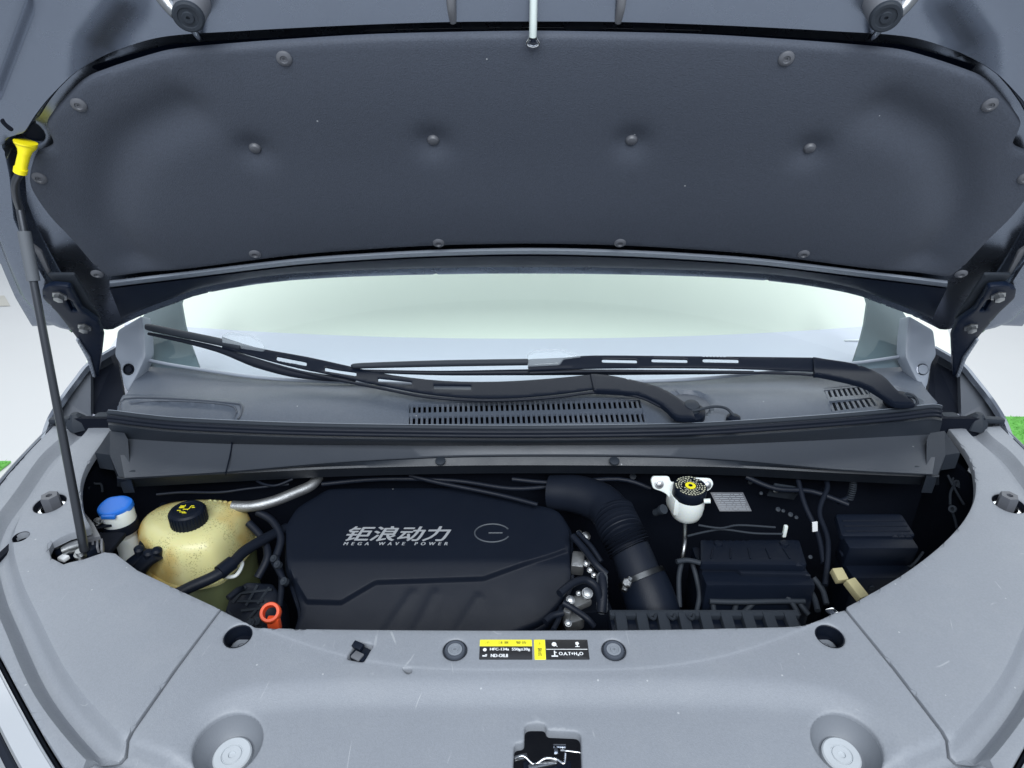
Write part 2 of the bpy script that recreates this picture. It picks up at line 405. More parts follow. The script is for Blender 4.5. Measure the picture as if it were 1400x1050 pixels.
    return mesh_obj(name, V, faces, m, parent, ang, kind)
def pxs(fr, L, off=0.): return [fr.uv(*p, off) for p in L]
def circ(c, r, n=28, sy=1.): return [(c[0] + r * math.cos(2 * math.pi * k / n), c[1] + r * sy * math.sin(2 * math.pi * k / n)) for k in range(n)]
def add_h(*fs): return lambda u, v: sum(f(u, v) for f in fs)
def copy_tree(o, dx=None):
    c = o.copy(); COL.objects.link(c); WORLD[c.name] = WORLD[o.name]
    for ch in o.children:
        d = ch.copy(); COL.objects.link(d); d.parent = c
        for g in ch.children:
            e = g.copy(); COL.objects.link(e); e.parent = d
    return c

# ================================================================== SETTING
f = mesh_obj('floor', [(-9, -5, 0), (9, -5, 0), (9, 8, 0), (-9, 8, 0)], [(0, 1, 2, 3)], 'floor'); tag(f, kind='structure')
w = mesh_obj('back_wall', [(-9, 8, 0), (9, 8, 0), (9, 8, 4.5), (-9, 8, 4.5), (-9, 8.2, 0), (9, 8.2, 0), (9, 8.2, 4.5), (-9, 8.2, 4.5)], [(0, 1, 2, 3), (4, 5, 6, 7), (3, 2, 6, 7), (0, 1, 5, 4), (1, 2, 6, 5), (0, 3, 7, 4)], 'wall', smoothang=0); tag(w, kind='structure')
k0 = [atz(x, y, .004) for x, y in ((-400, 430), (14, 418), (6, 404), (-400, 412))]
w = mesh_obj('floor_strip', k0, [(0, 1, 2, 3)], 'kerb'); tag(w, kind='structure')

def turf(name, cx0, cx1, y0, y1, lab):
    b = MB(); b.add([(cx0, y0, .004), (cx1, y0, .004), (cx1, y1, .004), (cx0, y1, .004), (cx0, y0, .012), (cx1, y0, .012), (cx1, y1, .012), (cx0, y1, .012)], [(4, 5, 6, 7), (0, 1, 5, 4), (1, 2, 6, 5), (2, 3, 7, 6), (3, 0, 4, 7)])
    for i in range(9000):
        x = rng.uniform(cx0, cx1); y = rng.uniform(y0, y1); h = rng.uniform(.006, .014); a = rng.uniform(0, 6.28); dx, dy = .003 * math.cos(a), .003 * math.sin(a); lx, ly = rng.normal(0, .01, 2)
        b.add([(x - dx, y - dy, .01), (x + dx, y + dy, .01), (x + lx, y + ly, .01 + h)], [(0, 1, 2)])
    o = b.build(name, 'turf', None, 0); tag(o, kind='stuff')
    tag(o, lab, 'grass'); return o
a1 = atz(2, 630, 0); a2 = atz(1398, 585, 0)
turf('artificial_turf', a1[0] - 1.0, a1[0] + .06, a1[1] - 1.0, a1[1] - .02, 'strip of bright green artificial turf on the floor beyond the left fender')
turf('artificial_turf', a2[0] - .14, a2[0] + .9, a2[1] - 1.0, a2[1] + .10, 'strip of bright green artificial turf on the floor beyond the right fender')
# ================================================================== TRIM ROUND THE BAY (front + two sides)
def base_h(u, v): return .10 * v
PB = Frame((0, .6, 1.0), (1, 0, 0), (0, 1, 0), base_h)
mir = lambda L: [(-x, y) for x, y in L][::-1]
band = smooth(pxs(PB, [(122, 545), (106, 587), (71, 621), (37, 670), (9, 710), (-2, 750), (8, 800), (29, 850), (71, 936), (137, 1016), (171, 1034), (240, 1062), (330, 1110)]), 6)
inner_l = [tuple(p) for p in band] + [(0, -.5), (0, 1.2), (band[0][0] + .1, 1.2)]
inner_r = mir(inner_l)
lipc = smooth(pxs(PB, [(225, 1100), (245, 1045), (262, 1005), (290, 972), (345, 951), (450, 943), (600, 942), (720, 942)]), 6)
lip_l = [tuple(p) for p in lipc]
lip = lip_l + [(-x, y) for x, y in lip_l][::-1] + [(.45, -.5), (-.45, -.5)]
crc = [tuple(p) for p in smooth(pxs(PB, [(340, 850), (373, 864), (420, 881), (480, 898), (560, 911), (640, 915), (720, 915)]), 5)]
crease = crc + [(-x, y) for x, y in crc][::-1] + [(.6, -.5), (-.6, -.5)]

def groove(line, sgn):
    L_ = [(-x * sgn, y) for x, y in line] if sgn > 0 else list(line)
    def f(u, v):
        q = np.stack([np.ravel(u), np.ravel(v)], 1).astype(float); d = dist(L_, q, False).reshape(np.shape(u)); return -.017 * np.exp(-(d / .0125) ** 4)
    return f
bandp = [tuple(p) for p in band]
s_in_l = add_h(lambda u, v: u * 0 + .013, groove(bandp, -1)); s_in_r = add_h(lambda u, v: u * 0 + .013, groove(bandp, 1)); s_lip = step(lip, -.0095, .036); s_cr = step(crease, -.0009, .004)
def dome(u, v): return -.02 * (u / .6) ** 2 * (v < .2) * 0
CT = Frame((0, .6, .987), (1, 0, 0), (0, 1, 0), add_h(base_h, s_in_l, groove(bandp, 1), s_lip, s_cr))
LT = Frame((0, .6, .987), (1, 0, 0), (0, 1, 0), add_h(base_h, s_in_l, s_lip))
RT = Frame((0, .6, .987), (1, 0, 0), (0, 1, 0), add_h(base_h, s_in_r, s_lip))
seam_l = pxs(PB, [(301, 833), (240, 914), (180, 1000), (166, 1021), (158, 1027), (135, 1035), (115, 1052), (96, 1100)])
seam_r = [(-x, y) for x, y in seam_l]
sh = lambda L, d: [(x + d, y) for x, y in L]
bay_front = smooth(pxs(PB, [(303, 834), (343, 853), (356, 857), (420, 859), (560, 860.5), (730, 861), (900, 860), (1040, 857), (1102, 853), (1154, 831)]), 3)
bay_front[0] = NP(seam_l[0]) + NP([.0015, 0]); bay_front[-1] = NP(seam_r[0]) - NP([.0015, 0])
ct_out = [tuple(p) for p in bay_front] + sh(seam_r, -.0017)[1:] + [(.60, -.26), (.3, -.30), (-.3, -.30), (-.60, -.26)] + sh(seam_l, .0017)[1:][::-1]
hole_c = pxs(CT, [(325, 869)])[0]; bowl_c = pxs(CT, [(312, 1018)])[0]; pin_c = pxs(CT, [(622, 888)])[0]
latch = round_poly(pxs(CT, [(699, 1100), (703, 1016), (717, 1015), (717, 989), (745, 989), (748, 998), (794, 1000), (797, 1100)]), .007, 4)
clipq = round_poly(pxs(PB, [(474, 900), (487, 877), (511, 881), (497, 904)]), .003, 3)
nick = round_poly(pxs(PB, [(550, 913), (563, 913), (562, 919), (556, 920)]), .002, 2)
holes_ct = [circ(hole_c, .0163), circ((-hole_c[0], hole_c[1]), .0163), circ(bowl_c, .034, 36), circ((-bowl_c[0], bowl_c[1]), .034, 36), circ(pin_c, .0142), circ((-pin_c[0], pin_c[1]), .0142), latch, clipq, nick]
extra = []
for k in (-.0016, -.0008, .0008, .0016): extra += [(x, y + k) for x, y in resample(crc + [(-a, b) for a, b in crc][::-1], 260)]
ft = thing('front_trim', (0, .5, .98), 'wide grey plastic trim across the front between the two seams, with the latch opening', 'trim panel')
sheet('trim_panel', CT, ct_out, holes_ct, 'trim', ft, grid=.0065, thick=.012, ang=60, rnd=.0022, extra=extra, feats=[(lip, .036), (bandp, .034, 1), ([(-x, y) for x, y in bandp], .034, 1)])
for sx in (-1, 1):
    c = (sx * -hole_c[0] * -1, hole_c[1]); c = (sx * abs(hole_c[0]), hole_c[1]); p = CT.pts([c])[0]; n = CT.normal(*c)
    lathe('recess_tube', p, n, [(.0162, -.0008), (.0152, -.0016), (.0150, -.026), (.004, -.0265)], 'black', ft, cap=False)
    lathe('recess_bolt', p - n * .024, n, [(.013, 0), (.013, .003), (.011, .0045), (.0045, .0045), (.0045, .003), (.0, .003)], 'bowl', ft, cap=False)
    c = (sx * abs(bowl_c[0]), bowl_c[1]); p = CT.pts([c])[0]; n = CT.normal(*c); n = n / np.linalg.norm(n)
    lathe('bowl', p, n, [(.0343, -.0012), (.0325, -.006), (.024, -.022), (.0205, -.024), (.001, -.0245)], 'bowl', ft, n=40, cap=False)
    st = lathe('grommet', p - n * .024, n, [(.0195, 0), (.0195, .005), (.018, .0065), (.011, .0065), (.0105, .0052), (.0098, .0052), (.0092, .0065), (.004, .0065), (.0035, .005), (.0, .005)], 'grom', ft, n=36, cap=False)
    c = (sx * abs(pin_c[0]), pin_c[1]); p = CT.pts([c])[0]; n = CT.normal(*c)
    pn = lathe('push_pin', p, n, [(.0141, -.001), (.0138, -.0045), (.0125, -.0045), (.0121, -.0005), (.0112, .0012), (.0088, .0010), (.0085, -.0008)], 'cup', ft, n=32, cap=False)
    lathe('pin_head', p, n, [(.0088, -.002), (.0084, .0006), (.0062, .0008), (.0058, -.0002), (.004, -.0002), (.0035, .0010), (.0018, .0010), (.0014, -.0012), (0, -.0012)], 'grom2', pn, n=32, cap=False).matrix_parent_inverse = Matrix.Identity(4)
# clip in its slot
cc = np.mean(NP(clipq), 0); p = CT.pts([cc])[0]
box('slot_clip', p - NP([-.001, 0, .006]), (.020, .018, .008), 'black', ft, R=rot('Z', -28), bev=.0015)
box('slot_hook', p + NP([-.003, .005, .003]), (.013, .008, .006), 'black', ft, R=rot('Z', -28) @ rot('X', 20), bev=.0012)
box('slot_ledge', p + NP([-.002, -.006, -.001]), (.012, .010, .003), 'clip', ft, R=rot('Z', -28), bev=.001)
# latch under its opening
lt = thing('bonnet_latch', (0.01, .41, .94), 'black bonnet latch with bright bent wire and hook inside the front opening', 'latch')
lp = lambda x, y, z: atz(x, y, z)
box('latch_plate', (0.008, .39, .925), (.10, .14, .006), 'void', lt, R=rot('X', 6))
tube('latch_wire', [lp(704, 1037, .965), lp(716, 1034, .968), lp(730, 1045, .962), lp(745, 1037, .966), lp(760, 1038, .966), lp(771, 1044, .966), lp(773, 1030, .968)], .0013, 'chrome', lt, n=8)
tube('latch_cable', [lp(766, 1026, .968), lp(778, 1027, .966), lp(793, 1029, .965)], .0011, 'chrome', lt, n=8)
m = MB(); m.add(*g_box(lp(765, 1021, .968), (.013, .004, .003), bev=.0006)); m.add(*g_box(lp(760, 1026, .968), (.004, .009, .003), bev=.0006)); m.build('latch_hook', 'chrome', lt)
m = MB(); m.add(*g_box(lp(712, 1036, .962), (.014, .006, .003), rot('Z', 15), .0008)); m.add(*g_box(lp(742, 1046, .962), (.030, .005, .003), rot('Z', 12), .0008)); m.build('latch_pawl', 'steel', lt)
box('latch_block', lp(748, 1060, .95), (.05, .02, .02), 'black', lt, bev=.003)

# stickers with their writing
def text_mesh(name, body, m, parent, fr, c, hgt, width=None, ext=.0003, shear=0., off=.0, bold=0., ang=0., lift=.0006, fat=()):
    cu = bpy.data.curves.new('t', 'FONT'); cu.body = body; cu.size = 1; cu.align_x = 'CENTER'; cu.align_y = 'CENTER'; cu.shear = shear; cu.offset = bold; cu.resolution_u = 3
    to = bpy.data.objects.new('t', cu); COL.objects.link(to); bpy.context.view_layer.update()
    me = to.evaluated_get(bpy.context.evaluated_depsgraph_get()).to_mesh()
    V = NP([v.co for v in me.vertices]); F = [tuple(p.vertices) for p in me.polygons]; to.to_mesh_clear()
    bpy.data.objects.remove(to); bpy.data.curves.remove(cu)
    if len(V) == 0: return None
    lo, hi = V.min(0), V.max(0); s = hgt / (hi[1] - lo[1]); sx = s if width is None else width / (hi[0] - lo[0])
    X = (V[:, 0] - (lo[0] + hi[0]) / 2) * sx; Y = (V[:, 1] - (lo[1] + hi[1]) / 2) * s
    ca, sa = math.cos(ang), math.sin(ang); uv = np.stack([c[0] + X * ca - Y * sa, c[1] + X * sa + Y * ca], 1)
    P = fr.pts(uv, lift); n0 = len(P); F = [tuple(f) for f in F]; F0 = list(F)
    for i, (du, dv) in enumerate(fat):
        P = np.r_[P, fr.pts(uv + NP([du, dv]), lift + .00006 * (i + 1))]; F += [tuple(k + n0 * (i + 1) for k in f) for f in F0]
    return mesh_obj(name, P, F, m, parent, smoothang=0)
def quad_on(name, fr, x0, y0, x1, y1, m, parent, lift, th=.0004, r=.0008):
    return sheet(name, fr, round_poly([(x0, y0), (x1, y0), (x1, y1), (x0, y1)], r, 2), [], m, parent, grid=.02, thick=th, rnd=.00008, off=lift)
L0 = PB.uv(655, 902); L1 = PB.uv(727, 875)
s1 = thing('warning_label', CT.pts([L0])[0], 'black sticker with yellow top strip and two lines of white refrigerant text', 'label')
x0, y0, x1, y1 = L0[0], L0[1], L1[0], L1[1]; hh = y1 - y0; ww = x1 - x0
quad_on('sticker_base', CT, x0, y0, x1, y0 + hh * .66, 'label_k', s1, .0006)
quad_on('yellow_strip', CT, x0, y0 + hh * .665, x1, y1, 'label_y', s1, .0006)
text_mesh('strip_text', '\u26a0    注意    警告', 'label_k', s1, CT, ((x0 + x1) / 2, y0 + hh * .83), hh * .15, ww * .8, lift=.0009)
text_mesh('refrigerant_text', 'HFC-134a  550g±30g', 'label_w', s1, CT, (x0 + ww * .58, y0 + hh * .48), hh * .17, ww * .76, lift=.0009, fat=((.0002, 0), (-.0002, 0)))
text_mesh('oil_text', 'ND-OIL8', 'label_w', s1, CT, (x0 + ww * .38, y0 + hh * .18), hh * .16, ww * .32, lift=.0009, fat=((.0002, 0), (-.0002, 0)))
m = MB(); a = CT.pts([(x0 + ww * .1, y0 + hh * .48)])[0]; m.add(*g_lathe(a, (0, -.1, 1), [(.0022, .0004), (.0022, .0009), (.0, .0009)], 10))
a = CT.pts([(x0 + ww * .1, y0 + hh * .17)])[0]; m.add(*g_box(a + NP([0, 0, .0007]), (.005, .0016, .0004), bev=0)); m.add(*g_box(a + NP([.0017, .0012, .0007]), (.0022, .002, .0004), bev=0)); m.build('sticker_symbols', 'label_w', s1, 0)
L0 = PB.uv(731, 902); L1 = PB.uv(803, 875)
s2 = thing('warning_label', CT.pts([L0])[0], 'black coolant sticker with a yellow left strip and white symbols, right of the two labels', 'label')
x0, y0, x1, y1 = L0[0], L0[1], L1[0], L1[1]; hh = y1 - y0; ww = x1 - x0
quad_on('yellow_strip', CT, x0, y0, x0 + ww * .205, y1, 'label_y', s2, .0006)
quad_on('sticker_base', CT, x0 + ww * .21, y0, x1, y1, 'label_k', s2, .0006)
text_mesh('strip_text', '\u26a0', 'label_k', s2, CT, (x0 + ww * .1, y0 + hh * .78), hh * .16, lift=.0009)
text_mesh('strip_text', '警\n告', 'label_k', s2, CT, (x0 + ww * .1, y0 + hh * .36), hh * .42, lift=.0009)
text_mesh('coolant_text', 'O.A.T+H₂O', 'label_w', s2, CT, (x0 + ww * .67, y0 + hh * .26), hh * .19, ww * .44, lift=.0009, fat=((.0002, 0), (-.0002, 0)))
m = MB()
def bx(u, v, w_, h_, a=0): m.add(*g_box(CT.pts([(u, v)])[0] + NP([0, 0, .0007]), (w_, h_, .0004), rot('Z', a), 0))
bx(x0 + ww * .6, y0 + hh * .5, ww * .76, .0006)
a = CT.pts([(x0 + ww * .37, y0 + hh * .76)])[0]; m.add(*g_lathe(a, (0, -.1, 1), [(.0028, .0004), (.0028, .0009), (0, .0009)], 12)); bx(x0 + ww * .39, y0 + hh * .72, .007, .0006, -45)
a = CT.pts([(x0 + ww * .8, y0 + hh * .8)])[0]; m.add(*g_lathe(a, (0, -.1, 1), [(.0024, .0004), (.0024, .0009), (0, .0009)], 5)); bx(x0 + ww * .8, y0 + hh * .64, .005, .0008); bx(x0 + ww * .8, y0 + hh * .70, .0012, .003)
bx(x0 + ww * .37, y0 + hh * .16, .0075, .0016); bx(x0 + ww * .37, y0 + hh * .32, .0014, .0065); bx(x0 + ww * .385, y0 + hh * .34, .003, .0007)
m.build('sticker_symbols', 'label_w', s2, 0)

# side trims
bay_l = pxs(PB, [(301, 832), (245, 806), (188, 779), (158, 756), (143, 754), (114, 764), (86, 770), (70, 762), (66, 750), (71, 740), (94, 729), (122, 722)])
bay_l2 = [tuple(p) for p in smooth(pxs(PB, [(124, 719), (114, 699), (110, 670), (114, 647), (126, 624), (143, 601), (156, 582)]), 5)]
outer_l = [tuple(p) for p in smooth(pxs(PB, [(73, 582), (45, 611), (14, 645), (-20, 690), (-50, 750), (-40, 820), (0, 896), (30, 952), (60, 1005), (88, 1050), (118, 1100)]), 5)]
lt_out = bay_l + bay_l2 + outer_l + sh(seam_l, -.0012)[::-1][:-1]
hex_c = pxs(PB, [(68, 688)])[0]; sm_c = pxs(PB, [(28, 733)])[0]
bay_r = pxs(PB, [(1154, 831), (1183, 815), (1237, 783), (1283, 748), (1314, 716), (1330, 688), (1334, 664), (1330, 636), (1317, 612), (1297, 586)])
for sx, fr in ((-1, LT), (1, RT)):
    t = thing('side_trim', (sx * .7, .7, .98), 'grey plastic side trim left of the bay, cut out for the prop rod pivot' if sx < 0 else 'grey plastic side trim right of the bay, from the right seam to the hinge', 'trim panel')
    if sx < 0: out = lt_out
    else:
        bb = smooth(bay_r, 5); bb[0] = NP(seam_r[0]) + NP([.0012, 0])
        out = [(-p[0], p[1]) for p in outer_l]; out = sh(seam_r, .0012)[::-1] + [tuple(p) for p in bb[1:]] + out
    hs = [circ((sx * abs(hex_c[0]), hex_c[1]), .0215)]
    if sx < 0: hs.append(circ(sm_c, .0105))
    sheet('trim_panel', fr, out, hs, 'trim', t, grid=.008, thick=.012, rnd=.0022, feats=[([(sx * abs(x), y) for x, y in bandp], .034, 1)])
    c = (sx * abs(hex_c[0]), hex_c[1]); p = fr.pts([c])[0]; n = fr.normal(*c)
    lathe('hole_cup', p, n, [(.0213, -.001), (.0195, -.008), (.019, -.022), (.001, -.0225)], 'void', t, cap=False)
    lathe('stopper_seat', p, n, [(.0185, -.010), (.0185, -.008), (.0145, -.008), (.0145, -.014)], 'chrome', t, cap=False)
    lathe('hex_stopper', p + NP([-.001 * sx, .003, 0]), NP([0, -.05, 1]), [(.0128, -.02), (.0128, .010), (.0118, .0125), (.0048, .0125), (.0042, .004), (0, .004)], 'padclip', t, n=6, cap=False)
    if sx < 0:
        p = fr.pts([sm_c])[0]; lathe('hole_cup', p, (0, -.1, 1), [(.0104, -.001), (.010, -.02), (0, -.0205)], 'void', t, cap=False)
        # lip behind the rod
        q = [atz(114, 699, 1.0), atz(128, 716, 1.002), atz(137, 733, 1.0), atz(119, 737, 1.0), atz(112, 724, 1.0)]
        V = [list(a) for a in q] + [list(a - NP([0, 0, .006])) for a in q]; mesh_obj('rod_lip', V, [(0, 1, 2, 3, 4), (9, 8, 7, 6, 5)] + [(i, (i + 1) % 5, 5 + (i + 1) % 5, 5 + i) for i in range(5)], 'clip', t)
# under-tray closing the seams
m = MB(); m.add(*g_box((0, .36, .93), (.86, .14, .004), bev=0)); m.add(*g_box((-.455, .50, .945), (.15, .20, .004), bev=0)); m.add(*g_box((.455, .50, .945), (.15, .20, .004), bev=0))
tr = m.build('under_tray', 'void'); tag(tr, 'dark tray under the grey trims, showing only as black in the two seams', 'tray')

# fenders and headlamps just outside the trims
for sx in (-1, 1):
    ol = resample(outer_l, 70); z0 = LT.pts(ol)[:, 2]
    t = np.gradient(ol, axis=0); t /= np.linalg.norm(t, axis=1)[:, None]; nn = np.stack([t[:, 1], -t[:, 0]], 1)
    if (nn[:, 0].mean() > 0): nn = -nn
    def off(d, dz): q = ol + nn * d; return np.stack([q[:, 0] * (-1 if sx > 0 else 1), q[:, 1] + .6, z0 + dz], 1)
    side = 'left' if sx < 0 else 'right'
    fe = thing('fender', (sx * .85, .8, .9), f'grey painted car wing edge outside the {side} side trim', 'car fender')
    k = 24
    loft('fender_skin', [off(.003, -.02)[:k + 8], off(.003, -.002)[:k + 8], off(.005, 0)[:k + 8], off(.009, -.002)[:k + 8], off(.018, -.02)[:k + 8], off(.03, -.10)[:k + 8], off(.032, -.4)[:k + 8]], 'paint', fe, n=40)
    hl = thing('headlamp', (sx * .7, .45, .9), f'light grey top edge of the {side} headlamp in the bottom {side} corner', 'headlamp')
    j = k + 8
    a = off(.0, 0)[j:]; 
    loft('gap_seal', [off(.0015, -.012)[j:], off(.0035, -.009)[j:], off(.0055, -.012)[j:]], 'rubber', hl, n=40)
    loft('lamp_rim', [off(.006, -.02)[j:], off(.006, -.006)[j:], off(.008, -.004)[j:], off(.026, -.008)[j:], off(.028, -.014)[j:]], 'head', hl, n=40)
    loft('chrome_line', [off(.0045, -.010)[j:], off(.0055, -.005)[j:], off(.0068, -.006)[j:], off(.0068, -.012)[j:]], 'chrome', hl, n=40)
    loft('dark_strip', [off(.0285, -.013)[j:], off(.031, -.012)[j:], off(.036, -.016)[j:]], 'rubber', hl, n=40)
    loft('lamp_lens', [off(.0365, -.016)[j:], off(.040, -.014)[j:], off(.055, -.022)[j:], off(.058, -.03)[j:]], 'head', hl, n=40)
    loft('white_strip', [off(.0585, -.026)[j:], off(.061, -.024)[j:], off(.074, -.034)[j:], off(.08, -.06)[j:], off(.085, -.2)[j:]], 'whitep', hl, n=40)

# ================================================================== BAY SHELL
shell = MB()
shell.add(*g_box((0, .84, .55), (1.5, .62, .01), bev=0))
shell.add(*g_box((0, 1.02, .80), (1.6, .01, .52), bev=0))
shell.add(*g_box((0, .60, .78), (1.2, .01, .40), bev=0))
for sx in (-1, 1): shell.add(*g_box((sx * .735, .86, .80), (.01, .5, .40), bev=0))
o = shell.build('bay_shell', 'void', None, 0); tag(o, 'near-black sheet metal walls and floor of the bay behind the parts', 'bay shell')
# ================================================================== ENGINE COVER
EC0 = Frame((0, .85, .90), (1, 0, 0), (0, math.cos(rad(14)), math.sin(rad(14))))
plat = [(385, 640), (392, 778), (416, 814), (464, 815), (513, 793), (661, 789), (750, 763), (800, 745), (800, 640)]
pl = pxs(EC0, plat); f_pl = step(pl, .007, .006)
low = pxs(EC0, [(330, 769), (560, 771), (700, 760), (800, 735), (850, 735), (850, 900), (330, 900)]); vb = EC0.uv(560, 770)[1]
def ech(u, v):
    t = np.clip(vb + .02 * (u > .1) - v, 0, None); return f_pl(u, v) - .55 * t ** 1.15
rib1 = [step(pxs(EC0, q), .0018, .007) for q in ([(505, 858), (560, 800), (572, 800), (519, 858)], [(548, 860), (590, 800), (603, 800), (562, 860)], [(603, 862), (650, 805), (662, 805), (617, 862)])]
EC = Frame(EC0.O, EC0.U, EC0.V, add_h(ech, *rib1))
eo = pxs(EC0, [(392, 868), (394, 842), (407, 822), (392, 776), (390, 723), (406, 697), (450, 670), (636, 669), (664, 680), (750, 696), (765, 702), (779, 726), (782, 789), (769, 812), (743, 834), (700, 847), (672, 853), (658, 868), (560, 880)])
ec = thing('engine_cover', (-.06, .85, .88), 'large black moulded engine cover with silver lettering and a faint oval emblem', 'engine cover')
sheet('cover_shell', EC, round_poly(eo, .012, 4), [], 'cover', ec, grid=.005, thick=.03, rnd=.005, feats=[(pl, .007)])
eb = Frame(EC0.O, EC0.U, EC0.V, lambda u, v: ech(u, v) - .012)
def grow(poly, d):
    P = NP(poly); c = P.mean(0); q = P - c; return [tuple(c + a * (1 + d / np.linalg.norm(a))) for a in q]
sheet('cover_skirt', eb, round_poly(grow(eo, .006), .014, 4), [], 'cover', ec, grid=.012, thick=.02, rnd=.004)
a = EC.uv(472, 722); b = EC.uv(615, 722); c = EC.uv(545, 730); w_ = b[0] - a[0]
hgt = abs(EC.uv(545, 720)[1] - EC.uv(545, 740)[1])
text_mesh('cover_lettering', '钜浪动力', 'silver', ec, EC, (c[0], EC.uv(545, 730)[1]), hgt, w_ * .98, shear=.28, lift=.0006, fat=((.0007, 0), (-.0007, 0), (0, .0006), (.0013, .0003), (0, -.0006)))
h2 = abs(EC.uv(545, 741)[1] - EC.uv(545, 745.2)[1]); text_mesh('cover_subtitle', 'M  E  G  A      W  A  V  E      P  O  W  E  R', 'silver', ec, EC, (EC.uv(541, 743)[0], EC.uv(541, 743.6)[1]), h2, w_ * .97, shear=.2, fat=((.0004, 0), (-.0004, 0)), lift=.0006)
ce = EC.uv(673, 729)
def ell(t, rx=.0290, ry=.0185): return EC.pts([(ce[0] + rx * math.cos(t), ce[1] + ry * math.sin(t))], .0008)[0]
tube('emblem_ring', [ell(rad(t)) for t in range(25, 346, 12)], 0.0014, 'embl', ec, n=8, sm=2)
tube('emblem_bar', [EC.pts([(ce[0] - .006, ce[1])], .0008)[0], EC.pts([(ce[0] + .017, ce[1])], .0008)[0]], 0.0014, 'embl', ec, n=8, sm=1)

# ================================================================== COOLANT TANK
def sec(px, z, k=1.0, up=0.):
    P = NP([atz(x, y, .885)[:2] for x, y in px]); c = P.mean(0); P = c + (P - c) * k; P = NP(smooth(list(P), 5, True)); return np.c_[P, np.full(len(P), z + up)]
TK = [(194, 772), (203, 745), (238, 727), (300, 721), (346, 727), (345, 744), (314, 783), (286, 798), (235, 800)]
def stack(name, secs, m, parent, capt=True):
    n = len(secs[0]); V = [p for s in secs for p in s]; F = []
    for i in range(len(secs) - 1):
        for k in range(n): F.append((i * n + k, i * n + (k + 1) % n, (i + 1) * n + (k + 1) % n, (i + 1) * n + k))
    F.append(tuple(range(n))[::-1]); F.append(tuple((len(secs) - 1) * n + k for k in range(n))); return mesh_obj(name, V, F, m, parent, 55)
ct = thing('coolant_tank', (-.47, .82, .75), 'yellowed translucent coolant tank with a black cap, left of the engine cover', 'coolant tank')
stack('tank_upper', [sec(TK, .885, .985), sec(TK, .90, .975), sec(TK, .925, .95), sec(TK, .938, .92), sec(TK, .948, .86), sec(TK, .955, .76), sec(TK, .959, .60), sec(TK, .961, .3)], 'tank', ct)
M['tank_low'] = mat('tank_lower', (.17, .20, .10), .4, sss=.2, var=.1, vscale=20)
stack('tank_lower', [sec(TK, .74, .86), sec(TK, .80, .92), sec(TK, .878, .97)], 'tank_low', ct)
stack('tank_seam', [sec(TK, .878, 1.0), sec(TK, .879, 1.035), sec(TK, .884, 1.035), sec(TK, .886, 1.0)], 'tank', ct)
cp = atz(255, 696, .984)
cap = lathe('tank_cap', cp, (0, 0, 1), [(.026, -.030), (.0272, -.028), (.0268, -.003), (.0245, 0), (.020, .0005), (.0195, -.0005), (0, -.0005)], 'black', ct, n=40, cap=False)
m = MB()
for k in range(30):
    a = 2 * math.pi * k / 30; m.add(*g_box(cp + NP([.0272 * math.cos(a), .0272 * math.sin(a), -.015]), (.0016, .0022, .022), rot('Z', math.degrees(a)), .0004))
m.build('cap_ribs', 'black', ct)
cf = Frame(cp + NP([0, 0, -.0003]), (1, 0, 0), (0, 1, 0))
m = MB()
for (u, v, a, b) in [(-.009, .008, .008, .0012), (-.009, .0055, .008, .0012), (-.010, .003, .006, .0012), (-.006, .0065, .0012, .008), (.006, .008, .005, .0012), (.009, .004, .005, .0012), (.004, .004, .0012, .006), (.0, -.001, .006, .001), (-.004, -.001, .001, .004), (.003, -.001, .001, .004), (-.003, -.008, .009, .001), (.001, -.0105, .007, .001), (-.010, -.004, .006, .001)]:
    m.add(*g_box(cp + NP([u, v, .0004]), (a, b, .0005), bev=0))
m.build('cap_symbols', 'label_y', ct, 0)
m = MB()
for i in range(5):
    q = atz(288 + i * 7, 688 + i * .6, .952); m.add(*g_lathe(q, (0, -.3, 1), [(.0045, -.01), (.0045, .004), (.003, .0065), (0, .007)], 12))
m.build('tank_knuckles', 'tank', ct)
bracket = MB(); V, F = g_tube([atz(306, 787, .905), atz(310, 773, .91), atz(326, 766, .912), atz(331, 772, .91), atz(322, 787, .905)], .003, 8, 5, True); bracket.add(V, F).build('tank_tab', 'whitep', ct)
# hoses
hz = thing('coolant_hose', atz(300, 780, .93), 'black rubber hose passing the right side of the yellowed tank', 'hose')
tube('hose_run', [atz(242, 812, .915), atz(262, 802, .918), atz(295, 787, .922), atz(316, 772, .925), atz(335, 753, .925), atz(365, 735, .92), atz(392, 722, .91)], .0085, 'rubber', hz, n=14)
tube('hose_collar', [atz(300, 783, .924), atz(318, 769, .926)], .0112, 'black', hz, n=14, sm=1)
hz = thing('tank_outlet_hose', atz(200, 760, .93), 'black two-pipe connector and hoses left of the yellowed tank', 'hose')
tube('hose_run', [atz(190, 782, .90), atz(200, 768, .925), atz(216, 757, .94)], .0105, 'rubber', hz, n=14)
tube('hose_run', [atz(172, 778, .90), atz(182, 768, .92), atz(200, 756, .935)], .0085, 'black', hz, n=14)
tube('hose_run', [atz(193, 752, .93), atz(197, 738, .93), atz(208, 720, .93), atz(216, 704, .93), atz(224, 690, .93)], .0055, 'black', hz, n=12)
m = MB()
for (x, y) in ((190, 750), (203, 755), (214, 752)): m.add(*g_lathe(atz(x, y, .947), (.2, -.2, 1), [(.007, -.012), (.0075, .0), (.004, .003), (0, .003)], 14))
m.build('quick_connector', 'black', hz)

